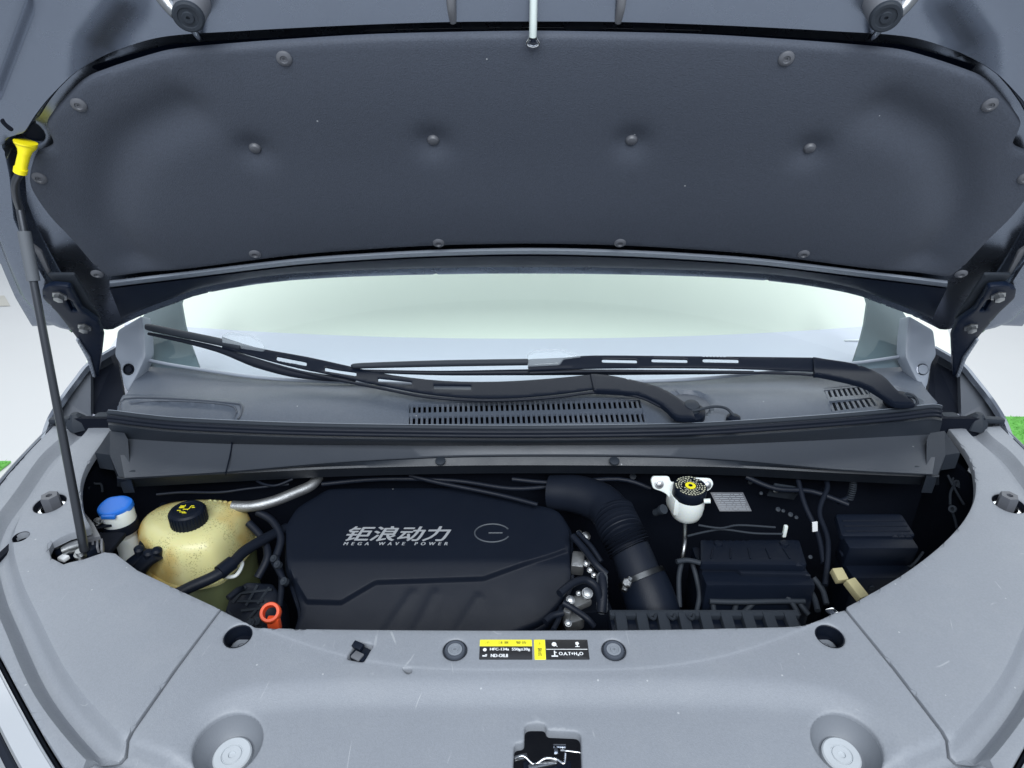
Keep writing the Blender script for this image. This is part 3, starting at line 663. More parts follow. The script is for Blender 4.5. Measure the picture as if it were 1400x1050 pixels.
# ================================================================== WASHER FILLER
wf = thing('washer_filler', atz(160, 720, .93), 'white washer fluid filler neck with a bright blue flip cap beside the prop rod', 'washer filler')
wc = atz(157, 690, .985)
Vc = round_poly([(-.026, .004), (-.020, .019), (.004, .024), (.024, .014), (.025, -.006), (.006, -.021), (-.012, -.022), (-.025, -.012)], .009, 4)
WF = Frame(wc, (1, 0, 0), NP([0, math.cos(rad(8)), math.sin(rad(8))]))
sheet('blue_cap', WF, Vc, [], 'blue', wf, grid=.005, thick=.009, rnd=.003)
box('cap_tab', wc + NP([.002, -.024, -.006]), (.022, .006, .006), 'blue', wf, bev=.0015)
lathe('filler_cup', wc, (0, 0, 1), [(.0225, -.007), (.0245, -.012), (.0245, -.040), (.021, -.055), (.015, -.062)], 'whitep', wf, n=36, cap=False)
lathe('neck_strap', wc, (0, 0, 1), [(.0247, -.030), (.0262, -.031), (.0262, -.047), (.0247, -.048)], 'black', wf, n=36, cap=False)
tube('filler_neck', [wc + NP([.001, 0, -.052]), wc + NP([.004, -.003, -.075]), wc + NP([.006, -.01, -.11]), wc + NP([0, -.02, -.16])], .0165, 'whitep', wf, n=24)
q = atz(141, 716, .965)
box('strap_bracket', q + NP([-.004, 0, -.002]), (.034, .016, .004), 'rubber', wf, R=rot('Z', 15), bev=.001)
bolt = lathe('bracket_bolt', atz(134, 714, .97), (0, -.2, 1), [(.0075, 0), (.0075, .002), (.0045, .002), (.0045, .006), (0, .006)], 'steel', wf, n=18, cap=False)

# ================================================================== BRAKE FLUID RESERVOIR
br = thing('brake_fluid_reservoir', atz(940, 690, .97), 'white brake fluid reservoir with round black printed cap, right of the intake hose', 'fluid reservoir')
bc = atz(944, 664, .998); tl = NP([0, -.10, 1.])
lathe('reservoir_body', bc, tl, [(.022, -.012), (.0265, -.018), (.0275, -.040), (.0265, -.052), (.024, -.060), (.016, -.068), (.006, -.071), (0, -.071)], 'whitep', br, n=36, cap=False, sx=1.0, sy=1.0)
box('reservoir_shoulder', bc + NP([-.006, .006, -.034]), (.050, .040, .034), 'whitep', br, R=rot('Z', 8), bev=.009)
lathe('reservoir_cap', bc, tl, [(.0265, -.020), (.0272, -.018), (.0268, -.003), (.0255, -.0005), (.0, -.0005)], 'black', br, n=44, cap=False)
b2 = Frame(bc + tl * .0001, (1, 0, 0), NP([0, 1, .10]) / 1.005)
m = MB()
for rr, cnt_, s_ in ((.0228, 30, .0026), (.0188, 25, .0024), (.0148, 19, .0024), (.0112, 14, .0024)):
    for k in range(cnt_):
        if rng.random() < .12: continue
        a = 2 * math.pi * k / cnt_; p = b2.pts([(rr * math.cos(a), rr * math.sin(a))])[0]
        m.add(*g_box(p, (s_ * rng.uniform(.5, 1.1), s_ * rng.uniform(.9, 1.6), .0004), rot('Z', math.degrees(a)), 0))
m.build('cap_print', 'gold', br, 0)
lathe('cap_badge', b2.pts([(0, 0)])[0], tl, [(.0085, 0), (.0085, .0005), (0, .0006)], 'label_y', br, n=20, cap=False)
lathe('cap_badge_dot', b2.pts([(0, 0)])[0], tl, [(.0034, .0004), (.0034, .0009), (.0, .0010)], 'black', br, n=16, cap=False)
BV = Frame(bc + NP([0, .012, -.01]), (1, 0, 0), NP([0, .45, .893]))
for q, nm in (([(890, 656), (893, 651), (915, 651), (917, 659), (936, 660), (936, 690), (918, 686), (912, 676), (905, 672), (893, 668)], 'ear_left'), ([(940, 660), (951, 657), (951, 653), (972, 654), (976, 661), (972, 669), (962, 674), (958, 690), (940, 690)], 'ear_right')):
    sheet('mounting_ear', BV, round_poly(pxs(BV, q), .004, 3), [], 'whitep', br, grid=.006, thick=.006, rnd=.0012)
for x, y in ((901, 662), (966, 663)):
    lathe('ear_bolt', BV.px(x, y), BV.N, [(.0075, 0), (.0075, .0015), (.0055, .0018), (.0045, .0018), (.0045, .0065), (.0018, .0072), (0, .0072)], 'steel', br, n=18, cap=False)
tube('reservoir_pipe', [bc + NP([-.004, -.01, -.068]), atz(936, 742, .93), atz(933, 762, .91)], .0035, 'steel', br, n=10, sm=2)
lathe('level_sensor', atz(966, 685, .985), (1, -.2, .2), [(.004, -.004), (.004, .006), (0, .006)], 'whitep', br, n=12, cap=False)

# ================================================================== INTAKE HOSE
ih = thing('intake_hose', atz(860, 760, .92), 'thick black intake hose with bellows and a steel clamp, between engine cover and battery', 'intake hose')
pth = [atz(752, 672, .945), atz(790, 676, .95), atz(822, 688, .95), atz(838, 705, .948)]
tube('hose_elbow', pth, [.030, .033, .034, .033], 'rubber', ih, n=28, sm=6)
pth = smooth([atz(838, 702, .948), atz(850, 728, .937), atz(862, 752, .92)], 40); nR = len(pth)
tube('hose_bellows', pth, [0.0318 + .0042 * math.cos(2 * math.pi * i / (nR / 13)) for i in range(nR)], 'rubber', ih, n=32, sm=1)
tube('hose_neck', [atz(861, 750, .921), atz(868, 768, .91), atz(877, 792, .895)], [.031, .032, .0325], 'rubber', ih, n=28, sm=6)
tube('hose_mouth', [atz(876, 788, .897), atz(886, 812, .88), atz(897, 850, .85)], [.037, .039, .041], 'black', ih, n=32, sm=6)
p0 = atz(876.5, 790, .897); p1 = atz(881, 800, .890); ax = p1 - p0; ax /= np.linalg.norm(ax)
lathe('clamp_band', p0, ax, [(.0368, -.004), (.0385, -.004), (.0385, .004), (.0372, .004)], 'dsteel', ih, n=48, cap=False)
tube('clamp_screw', [atz(853, 808, .93), atz(857, 798, .935), atz(862, 791, .938)], .0045, 'steel', ih, n=10, sm=2)
lathe('clamp_screw_head', atz(857, 797, .943), (-.3, -.5, .8), [(.007, -.004), (.007, .002), (.005, .0035), (0, .0035)], 'steel', ih, n=6, cap=False)

# ================================================================== AIR BOX (ribbed)
ab = thing('air_box', atz(960, 848, .91), 'dark ribbed air filter housing along the front edge of the bay, below the intake hose', 'air filter housing')
pa = atz(834, 846, .915); pb = atz(1098, 852, .915); L_ = pb[0] - pa[0]; yc = pa[1]
box('housing_lid', ((pa[0] + pb[0]) / 2, yc - .02, .896), (L_, .085, .03), 'black', ab, bev=.006)
box('housing_beam', ((pa[0] + pb[0]) / 2, yc + .008, .914), (L_, .012, .010), 'rubgrey', ab, bev=.003)
for i in range(9):
    u = pa[0] + L_ * (i + .5) / 9; k = .8 if i in (0, 1, 2) else 1
    box('housing_rib', (u, yc - .008, .912), (L_ / 9 * .62, .040, .012), 'rubgrey', ab, R=rot('X', 12), bev=.003, taper=.86)
for i in range(3):
    u = pa[0] + L_ * (.22 + .10 * i); V, F = g_tube([(u - .006, yc + .004, .919), (u, yc - .008, .922), (u + .006, yc + .004, .919)], .0022, 8, 4); mesh_obj('housing_hook', V, F, 'rubgrey', ab)
# ================================================================== BATTERY BOX
bb = thing('battery_box', atz(1030, 770, .92), 'black battery cover with a stepped front lip, right of the intake hose', 'battery cover')
p = atz(1026, 755, .935); BW = .155
BF = Frame((p[0], p[1], .935), (1, 0, 0), (0, 1, 0))
sheet('cover_top', BF, round_poly(pxs(BF, [(957, 737), (1093, 737), (1104, 772), (958, 770)]), .006, 3), [], 'black', bb, grid=.01, thick=.012, rnd=.003)
BG = Frame((p[0], p[1], .922), (1, 0, 0), (0, 1, 0))
sheet('front_lip', BG, round_poly(pxs(BG, [(960, 765), (1096, 768), (1110, 787), (1098, 785), (1014, 783), (1006, 777), (960, 777)]), .003, 3), [], 'cover', bb, grid=.01, thick=.010, rnd=.0025)
box('battery_case', (p[0] + .003, p[1] - .005, .83), (.165, .09, .17), 'black', bb, bev=.006)
q = atz(1000, 686, .955); IF = Frame(q, (1, 0, 0), NP([0, .75, .66]))
il = thing('information_plate', q, 'small grey printed information plate behind the battery, right of the brake reservoir', 'plate')
IQ = pxs(IF, [(971, 673), (1016, 673), (1028, 699), (984, 699)])
sheet('plate', IF, IQ, [], 'info', il, grid=.02, thick=.0015, rnd=.0004)
m = MB()
for i in range(8):
    t = .1 + i * .11; a = NP(IQ[0]) * (1 - t) + NP(IQ[3]) * t; b = NP(IQ[1]) * (1 - t) + NP(IQ[2]) * t; s0 = .06; 
    while s0 < .9:
        s1_ = min(.94, s0 + rng.uniform(.06, .25)); u0 = a + (b - a) * s0; u1 = a + (b - a) * s1_
        m.add(IF.pts([u0, u1, u1 - NP([0, .0012]), u0 - NP([0, .0012])], .0006), [(0, 1, 2, 3)]); s0 = s1_ + .03
m.build('plate_print', 'grom2', il, 0)
# small pipes and harnesses behind the battery
def wires(name, lab, cat, runs, m_='rubber', r=.003):
    t = thing(name, runs[0][0], lab, cat)
    for rn in runs: tube('cable', rn, r, m_, t, n=8)
    return t
A = atz
wires('brake_pipes', 'two thin dark brake pipes running across behind the battery cover', 'pipe', [[A(955, 718, .95), A(985, 722, .95), A(1010, 718, .95), A(1060, 721, .95)], [A(940, 733, .94), A(965, 727, .94), A(990, 724, .94), A(1030, 729, .94), A(1070, 730, .94)]], 'rubgrey', .0018)
t = box('pipe_joint', A(1073, 726, .945), (.006, .006, .022), 'whitep', None, bev=.002); tag(t, 'tiny pale joint at the right end of the thin brake pipes', 'pipe joint')
wires('battery_cables', 'dark cables looping down between intake hose and battery cover', 'cable', [[A(933, 765, .92), A(928, 790, .90), A(929, 830, .87)], [A(945, 765, .92), A(952, 790, .90), A(956, 815, .88), A(950, 845, .86)], [A(925, 768, .93), A(940, 766, .93), A(958, 770, .93)]], 'rubgrey', .004)
wires('front_harness', 'bundle of dark corrugated cables in front of the battery cover', 'cable', [[A(972, 808, .89), A(974, 820, .88), A(976, 838, .87)], [A(1005, 805, .89), A(1008, 818, .88), A(1003, 838, .87)], [A(1042, 812, .89), A(1030, 824, .88), A(1016, 838, .87)], [A(1075, 815, .89), A(1085, 828, .88), A(1092, 842, .87)], [A(1088, 812, .89), A(1094, 826, .88), A(1105, 840, .87)], [A(970, 822, .885), A(1010, 823, .885), A(1060, 822, .885), A(1100, 822, .885)]], 'rubgrey', .0042)
# fuse box
fb = thing('fuse_box', A(1195, 750, .93), 'black rectangular fuse box lid at the right end of the bay', 'fuse box')
FB = Frame(A(1195, 735, .955), (1, 0, 0), NP([0, .97, .243]))
sheet('fuse_lid', FB, round_poly(pxs(FB, [(1142, 702), (1233, 702), (1253, 733), (1151, 733)]), .006, 3), [], 'black', fb, grid=.01, thick=.01, rnd=.003)
p = A(1200, 745, .94); box('fuse_case', p + NP([0, 0, -.012]), (.108, .030, .045), 'black', fb, R=rot('X', 8), bev=.005)
box('case_rail', A(1168, 757, .925), (.045, .010, .006), 'cover', fb, bev=.002); box('case_rail', A(1232, 756, .925), (.035, .010, .006), 'cover', fb, bev=.002)
box('case_catch', A(1204, 750, .935), (.026, .008, .010), 'cover', fb, bev=.002)
box('case_body', p + NP([0, -.01, -.10]), (.10, .06, .14), 'black', fb, bev=.006)
wires('fuse_box_cables', 'short grey cables and plug below the right end of the fuse box', 'cable', [[A(1232, 760, .92), A(1240, 772, .91), A(1247, 785, .90)], [A(1238, 760, .92), A(1246, 770, .91), A(1254, 780, .90)], [A(1216, 762, .92), A(1228, 770, .91), A(1240, 776, .90)], [A(1262, 755, .93), A(1252, 768, .92), A(1244, 775, .91)]], 'rubgrey', .0022)
wires('convoluted_conduit', 'ribbed dark conduit hanging from the cowl above the fuse box', 'cable', [[A(1166, 645, .98), A(1168, 660, .97), A(1160, 680, .955), A(1145, 686, .95)]], 'rubber', .005)
m = MB()
for i in range(12):
    t = i / 11; x = 1165 + 3 * math.sin(t * 3) - 4 * t; y = 650 + 32 * t; V, F = g_lathe(A(x, y, .985 - .03 * t), (.1, .3, 1), [(.0062, -.0008), (.0062, .0008)], 14); m.add(V, F)
o = m.build('conduit_ribs', 'rubgrey', bpy.data.objects['convoluted_conduit'])
wires('side_harness', 'thin tangled cables and clips on the right inner wall of the bay', 'cable', [[A(1296, 650, .98), A(1305, 668, .97), A(1318, 690, .96)], [A(1307, 640, .98), A(1312, 655, .975), A(1322, 668, .97)], [A(1302, 700, .95), A(1306, 712, .945), A(1308, 722, .94)], [A(1310, 655, .975), A(1300, 672, .97), A(1299, 690, .96)]], 'rubgrey', .0022)
m = MB()
for x, y in ((1307, 657), (1314, 663), (1303, 696), (1309, 661), (1321, 664)): m.add(*g_lathe(A(x, y, .975), (-1, -.5, .5), [(.006, 0), (.006, .003), (.003, .003), (.003, 0)], 12))
m.build('cable_clip', 'rubgrey', bpy.data.objects['side_harness'])
wires('side_harness', 'thin cable clip and wire on the left inner wall beside the blue cap', 'cable', [[A(121, 640, .99), A(124, 652, .985), A(121, 668, .98)], [A(126, 645, .99), A(128, 660, .98), A(138, 662, .975), A(140, 672, .97)]], 'rubgrey', .002)
wires('firewall_cable', 'thin black cable looped under the cowl above the yellowed tank', 'cable', [[A(214, 676, .975), A(250, 673, .975), A(300, 673, .975), A(340, 668, .975), A(395, 662, .975)], [A(346, 645, .985), A(352, 658, .98), A(375, 664, .98), A(400, 655, .985)]], 'rubber', .0022)
for q, r_, z_, lab in (((1147, 787), -8, .93, 'olive foam pad wedged below the fuse box, the upper left one'), ((1170, 806), -22, .93, 'beige foam strip reaching down to the right trim edge')):
    o = box('foam_pad', A(*q, z_), (.017, .030 if r_ < -10 else .02, .012), 'foam', None, R=rot('Z', -r_) @ rot('X', 20), bev=.002); tag(o, lab, 'foam pad')
o = box('metal_tab', A(1137, 836, .96), (.012, .010, .003), 'chrome', None, R=rot('Z', 20), bev=.0008); tag(o, 'bright metal tab peeping out at the top of the right seam', 'metal tab')
o = box('paper_tag', A(1114, 720, .95), (.008, .002, .018), 'label_w', None, R=rot('Y', -12), bev=0); tag(o, 'tiny white tag behind the battery cover, left of the fuse box', 'tag')
m = MB()
for x, y, s_ in ((1063, 697, .004), (1070, 699, .003), (1080, 704, .004), (1088, 708, .003), (1040, 675, .003), (1107, 762, .003), (1025, 660, .004), (865, 652, .006), (1128, 668, .003)): m.add(*g_lathe(A(x, y, .96), (0, -.6, .8), [(s_, 0), (s_, .003), (0, .004)], 8))
o = m.build('firewall_fasteners', 'rubgrey', None, 30, 'stuff'); tag(o, 'small scattered clips on the dark firewall behind the battery', 'fasteners')
o = lathe('pipe_fitting', A(898, 700, .955), (.5, -.6, .8), [(.006, -.004), (.006, .012), (.008, .012), (.008, .018), (0, .018)], 'rubgrey', None, n=14, cap=False); tag(o, 'small dark fitting left of the brake reservoir', 'fitting')

# ================================================================== METAL PIPE, DIPSTICK, GEARBOX, HARNESS
o = tube('metal_pipe', [A(318, 692, .955), A(345, 692, .955), A(375, 685, .958), (A(405, 673, .962)), A(425, 664, .965), A(436, 652, .97)], .0090, 'alu', None, n=18); tag(o, 'bare aluminium pipe rising from behind the yellowed tank to the cowl', 'pipe')
dp = thing('dipstick', A(370, 838, .92), 'orange plastic ring pull left of the engine cover at the front edge', 'dipstick')
dc = A(370, 838, .925); an = NP([.05, -.55, .8]); an /= np.linalg.norm(an)
lathe('ring_pull', dc, an, [(.0135, -.006), (.0142, -.004), (.0142, .004), (.0130, .006), (.0095, .006), (.0090, .003), (.0090, -.006)], 'orange', dp, n=30, cap=False)
box('pull_stem', dc + NP([.004, -.004, -.016]), (.017, .010, .022), 'orange', dp, bev=.002)
tube('dipstick_tube', [dc + NP([.004, 0, -.02]), dc + NP([.004, .01, -.10])], .005, 'steel', dp, n=10, sm=1)
gb = thing('gearbox', A(345, 815, .86), 'dusty dark ribbed gearbox casing between the tank and the engine cover', 'gearbox')
GF = Frame(A(345, 820, .86), (1, 0, 0), NP([0, .9, .436]), lambda u, v: .006 * np.sin(u * 90) * np.cos(v * 70))
sheet('casing', GF, round_poly(pxs(GF, [(300, 860), (315, 812), (335, 795), (372, 797), (382, 812), (388, 870), (330, 880)]), .006, 3), [], 'rubber', gb, grid=.006, thick=.05, rnd=.004)
for (x0_, y0_, x1_, y1_) in ((318, 824, 336, 802), (336, 828, 352, 800), (352, 826, 368, 803), (320, 812, 372, 806), (325, 822, 360, 822), (330, 835, 356, 832), (312, 836, 322, 848), (340, 846, 350, 834)):
    tube('casting_rib', [GF.px(x0_, y0_, .003), GF.px(x1_, y1_, .003)], .0022, 'rubgrey', gb, n=6, sm=1)
wires('gearbox_harness', 'dark cables and small fittings along the left side of the engine cover', 'cable', [[A(386, 735, .91), A(378, 760, .90), A(385, 790, .88), A(382, 830, .86)], [A(372, 765, .89), A(381, 780, .89), A(392, 800, .88)], [A(312, 818, .90), A(324, 808, .90), A(330, 805, .89)]], 'rubber', .005)
m = MB()
for x, y in ((375, 764), (380, 772), (389, 795), (352, 850), (344, 852)): m.add(*g_lathe(A(x, y, .90), (-.3, -.5, .8), [(.006, -.004), (.006, .003), (.003, .003), (0, .001)], 12))
m.build('fitting', 'rubgrey', bpy.data.objects['gearbox_harness'], kind='stuff')
# engine block parts seen right of the cover
eb_ = thing('engine_block', A(800, 800, .87), 'bare metal castings, bolts and plugs of the engine showing right of its cover', 'engine')
box('block_body', A(790, 815, .80), (.075, .16, .08), 'rubber', eb_, R=rot('Z', 8), bev=.008)
box('cast_flange', A(790, 770, .895), (.020, .030, .025), 'alu', eb_, R=rot('Z', -10) @ rot('X', 15), bev=.004)
box('cast_flange', A(784, 850, .88), (.028, .020, .02), 'alu', eb_, R=rot('Z', 20), bev=.005)
box('cast_flange', A(776, 838, .895), (.012, .014, .014), 'alu', eb_, R=rot('Z', -25), bev=.003)
box('cast_flange', A(793, 823, .885), (.030, .022, .012), 'alu', eb_, R=rot('Z', 30), bev=.004)
for x, y, s_ in ((801, 733, .006), (803, 811, .0065), (780, 820, .005), (807, 779, .004), (791, 811, .003), (802, 770, .0045), (777, 852, .004), (792, 729, .004), (812, 786, .0035)):
    lathe('bolt_head', A(x, y, .905), (.1, -.5, .85), [(s_ * 1.3, -.004), (s_ * 1.3, 0), (s_, .0), (s_, .005), (s_ * .4, .006), (0, .006)], 'steel', eb_, n=12, cap=False)
for rn, r_ in (([A(783, 733, .93), A(800, 752, .925), A(815, 772, .92), A(829, 785, .91)], .0055), ([A(790, 728, .93), A(808, 747, .925), A(822, 768, .915)], .004), ([A(765, 812, .925), A(782, 798, .925), A(800, 793, .92), (A(815, 803, .91)), A(822, 830, .88)], .006), ([A(770, 824, .91), A(785, 833, .905), A(802, 845, .90), A(812, 856, .89)], .0045), ([A(745, 850, .90), A(755, 842, .90), A(770, 838, .90)], .005), ([A(822, 785, .91), A(824, 806, .90), A(822, 838, .88)], .0075), ([A(756, 862, .90), A(764, 846, .895), A(768, 830, .89)], .004)):
    tube('hose', rn, r_, 'rubber', eb_, n=10)
m = MB()
for i in range(8): m.add(*g_lathe(A(823, 790 + i * 6, .91 - i * .004), (0, -.7, .7), [(.0088, -.001), (.0088, .001)], 14))
m.build('hose_ribs', 'rubgrey', eb_)

wires('rear_loom', 'bundle of dark corrugated cables crossing behind the engine cover under the rail', 'cable', [[A(440, 662, .96), A(520, 655, .965), A(620, 657, .96), A(700, 668, .955), A(760, 664, .955)], [A(560, 650, .97), A(600, 660, .962), A(680, 676, .95), A(735, 690, .945)], [A(700, 655, .97), A(760, 660, .965), A(845, 655, .97), A(890, 668, .962)]], 'rubber', .0040)
wires('rear_loom', 'dark cables dropping along the firewall between the brake reservoir and the fuse box', 'cable', [[A(1020, 652, .98), A(1060, 668, .97), A(1110, 672, .965), A(1160, 690, .955)], [A(1090, 652, .98), A(1100, 690, .955), A(1118, 730, .93), A(1126, 770, .91)], [A(1128, 655, .975), A(1131, 667, .97), A(1120, 700, .95), A(1132, 740, .93), A(1128, 800, .90)]], 'rubber', .0045)
wires('lower_loom', 'dark cables running low between the battery cover and the fuse box', 'cable', [[A(1112, 790, .90), A(1124, 806, .89), A(1130, 826, .88)], [A(1100, 800, .89), A(1112, 815, .885), (A(1118, 835, .88))], [A(1178, 770, .90), A(1186, 786, .895), A(1192, 805, .89)]], 'rubgrey', .0045)
wires('left_loom', 'dark hose and cables between the yellowed tank and the firewall pipe', 'cable', [[A(352, 700, .94), A(372, 712, .93), A(384, 735, .915), A(378, 760, .90)], [A(340, 715, .93), A(358, 735, .915), A(366, 760, .90), A(352, 790, .88)]], 'rubber', .0065)
sb = thing('relay_bracket', A(1068, 668, .96), 'small dark bracket with two bolts on the firewall, right of the information plate', 'bracket')
box('bracket_plate', A(1072, 672, .955), (.05, .004, .03), 'rubgrey', sb, R=rot('X', 15) @ rot('Y', 12), bev=.001)
for x in (1060, 1084): lathe('bracket_bolt', A(x, 670, .962), (0, -.8, .5), [(.005, 0), (.005, .003), (.0025, .0045), (0, .0045)], 'steel', sb, n=10, cap=False)
for x, y in ((982, 744), (1072, 744)):
    lathe('cover_latch', BF.px(x, y), (0, 0, 1), [(.007, 0), (.0065, .003), (.003, .0035), (0, .0035)], 'cover', bb, n=14, cap=False)
for i in range(5): tube('top_rib', [BF.px(975 + i * 24, 750, .0005), BF.px(972 + i * 27, 764, .0005)], .0014, 'cover', bb, n=6, sm=1)
for i in range(3): tube('lid_rib', [FB.px(1152 + i * 2, 712 + i * 7, .0005), FB.px(1236 + i * 4, 712 + i * 7, .0005)], .0012, 'cover', fb, n=6, sm=1)
# ================================================================== CROSS RAIL UNDER THE COWL
def zc(L, z, n=4): return smooth([atz(x, y, z) for x, y in L], n)
T0 = [(148, 562), (160, 563), (200, 568), (257, 573), (400, 579), (560, 582), (729, 583), (900, 581), (1000, 577), (1143, 567), (1230, 559), (1274, 554), (1288, 556)]
def dn(L, k): return [(x, y + k) for x, y in L]
C1 = [(160, 598), (174, 600), (317, 607), (560, 609), (729, 609), (900, 608), (1000, 607), (1140, 601), (1269, 594), (1284, 592)]
C2 = [(170, 651), (176, 651), (309, 643), (450, 631), (600, 623), (729, 621), (880, 622), (1000, 627), (1150, 640), (1268, 646), (1275, 646)]
C3 = [(160, 654), (176, 655), (309, 648), (450, 641), (600, 637), (729, 636), (900, 637), (1000, 639), (1150, 647), (1268, 652), (1284, 652)]
C4 = dn(C3, 11)
rl = thing('cross_rail', (0, .95, 1.03), 'dark cross rail with a ribbed rubber seal between the cowl and the bay, full width', 'cross member')
loft('rail_face', [zc(dn(T0, 12), 1.066), zc(dn(T0, 19), 1.063), zc(dn(T0, 22), 1.058), zc(C1, 1.036)], 'rail', rl, n=110)
loft('rail_shelf', [zc(dn(C1, -.5), 1.036), zc(C2, 1.024), zc(dn(C2, 2), 1.0245)], 'trim', rl, n=110).data.materials[0] = mat('shelf_plastic', (.055, .063, .078), .45, bump=.3, bscale=1200, var=.1, speck=.3)
loft('rail_lip', [zc(dn(C2, 1), 1.023), zc(dn(C2, 3.5), 1.0235), zc(dn(C3, -3), 1.016), zc(C3, 1.013), zc(dn(C3, 3), 1.005), zc(C4, .985)], 'rail', rl, n=110)
tube('rubber_seal', zc(dn(T0, 2), 1.080), .0042, 'rubgrey', rl, n=10, sm=1)
tube('rubber_seal', zc(dn(T0, 8), 1.076), .0040, 'rubber', rl, n=10, sm=1)
tube('rubber_seal', zc(dn(T0, 13), 1.071), .0036, 'rubber', rl, n=10, sm=1)
tube('edge_trim', zc(dn(T0, -1), 1.083), .0012, 'moulding', rl, n=8, sm=1)
for sx in (-1, 1):
    q = [(130, 619), (150, 589), (170, 592), (175, 601), (178, 652), (163, 653), (150, 622)]
    zz = [1.035, 1.050, 1.052, 1.045, 1.018, 1.010, 1.030]
    P = NP([atz(x, y, z) for (x, y), z in zip(q, zz)]); P[:, 0] = abs(P[:, 0]) * sx
    V = np.r_[P, P - NP([0, 0, .03])]; n = 7
    mesh_obj('end_box', V, [(0, 1, 6), (1, 2, 3, 6), (3, 4, 5, 6)] + [(i, (i + 1) % n, n + (i + 1) % n, n + i) for i in range(n)], 'rail', rl, 20)
for x, y in ((390, 630), (602, 630), (840, 630), (1078, 631), (180, 648), (1255, 642)):
    lathe('rail_clip', atz(x, y, 1.0225), (0, -.3, 1), [(.0085, -.002), (.0085, .0008), (.006, .002), (0, .0022)], 'rubgrey', rl, n=18, cap=False)
tube('rail_joint', [atz(316, 592, 1.064), atz(317, 607, 1.0375), atz(314, 625, 1.032), atz(309, 645, 1.0255), atz(309, 650, 1.014)], .0011, 'black', rl, n=6, sm=2)

# ================================================================== COWL PANEL
def ch(u, v): return .012 * np.exp(-((v - .07) / .06) ** 2) - .05 * u * u
CW0 = Frame((0, .96, 1.070), (1, 0, 0), (0, math.cos(rad(9)), math.sin(rad(9))), ch)
BASE = [(197, 492), (230, 499), (280, 507), (350, 517), (450, 523), (600, 526), (729, 526), (900, 522), (1000, 515), (1100, 504), (1180, 496), (1240, 487)]
co = pxs(CW0, dn([(x, y) for x, y in T0[1:-1]], 4)) + pxs(CW0, [(1282, 550), (1262, 525), (1243, 487)]) + pxs(CW0, BASE[::-1][1:-1]) + pxs(CW0, [(194, 492), (178, 530), (160, 556)])
g1 = pxs(CW0, [(560, 552), (874, 544), (882, 579), (559, 582)]); g2 = pxs(CW0, [(1126, 531), (1179, 526), (1200, 557), (1138, 565)])
b1 = CW0.uv(944, 548); b2c = CW0.uv(1222, 540)
lidq = pxs(CW0, [(168, 541), (325, 550), (333, 555), (328, 580), (160, 573)])
s_lid = step(round_poly(lidq, .006, 3), .005, .004); lidin = step(round_poly(pxs(CW0, [(176, 551), (318, 558), (322, 561), (318, 585), (168, 578)]), .004, 3), -.0055, .005)
def ringh(c, r):
    def f(u, v):
        d = np.hypot(u - c[0], (v - c[1]) * 1.0); t = np.clip((r - d) / .008 + .5, 0, 1); return -.012 * t * t * (3 - 2 * t)
    return f
CW = Frame(CW0.O, CW0.U, CW0.V, add_h(ch, s_lid, lidin, ringh(b1, .036), ringh(b2c, .042)))
cw = thing('cowl_panel', (0, 1.03, 1.08), 'grey plastic cowl panel below the windscreen, carrying two slotted grilles and the wiper pivots', 'cowl panel')
sheet('cowl_skin', CW, co, [round_poly(g1, .003, 3), round_poly(g2, .003, 3)], 'cowl', cw, grid=.0065, thick=.006, rnd=.0012)
for dd_, r_ in ((0, .0016), (7, .0011)):
    tube('lid_frame', [CW.px(x, y, .001) for x, y in ((166 + dd_, 566), (170 + dd_, 545 + dd_), (240, 545 + dd_ * .9), (318 - dd_, 551 + dd_ * .8), (330 - dd_, 555 + dd_), (329 - dd_, 566), (326 - dd_, 577))], r_, 'cup', cw, n=8, sm=3)
def grille(q, n, lean=0):
    a, b, c, d = [NP(k) for k in q]; first = None
    for i in range(n):
        t0 = (i + .18) / n; t1 = (i + .66) / n
        p = [a + (b - a) * t0, a + (b - a) * t1, d + (c - d) * t1, d + (c - d) * t0]
        P = CW0.pts(p, -.0015); P2 = CW0.pts(p, -.0065); V = np.r_[P, P2]
        mesh_obj('grille_slat', V, [(0, 1, 2, 3), (7, 6, 5, 4)] + [(k, (k + 1) % 4, 4 + (k + 1) % 4, 4 + k) for k in range(4)], 'cowl', cw, 0)
    for t, w_ in ((.5, .08), (.02, .05), (.98, .05)):
        p = [a + (d - a) * (t - w_), b + (c - b) * (t - w_), b + (c - b) * (t + w_), a + (d - a) * (t + w_)]
        P = CW0.pts(p, -.0008); V = np.r_[P, P - NP([0, 0, .004])]
        mesh_obj('grille_bar', V, [(0, 1, 2, 3), (7, 6, 5, 4)] + [(k, (k + 1) % 4, 4 + (k + 1) % 4, 4 + k) for k in range(4)], 'cowl', cw, 0)
    P = CW0.pts([a + NP([-.01, .05]), b + NP([.01, .05]), c + NP([.01, -.01]), d + NP([-.01, -.01])], -.02); P2 = CW0.pts([a + NP([-.01, .05]), b + NP([.01, .05])], -.006)
    mesh_obj('grille_backing', np.r_[P, P2], [(0, 1, 2, 3), (0, 1, 5, 4)], 'void', cw, 0)
for c_, r_ in ((b1, .034), (b2c, .038)):
    a_ = CW.pts(circ(c_, r_, 40), .0035); V = [tuple(CW.pts([c_], .0045)[0])] + [tuple(k) for k in a_]
    mesh_obj('pivot_cup', V, [(0, k + 1, (k + 1) % 40 + 1) for k in range(40)], 'cup', cw, 60)
grille(g1, 45); grille(g2, 8)
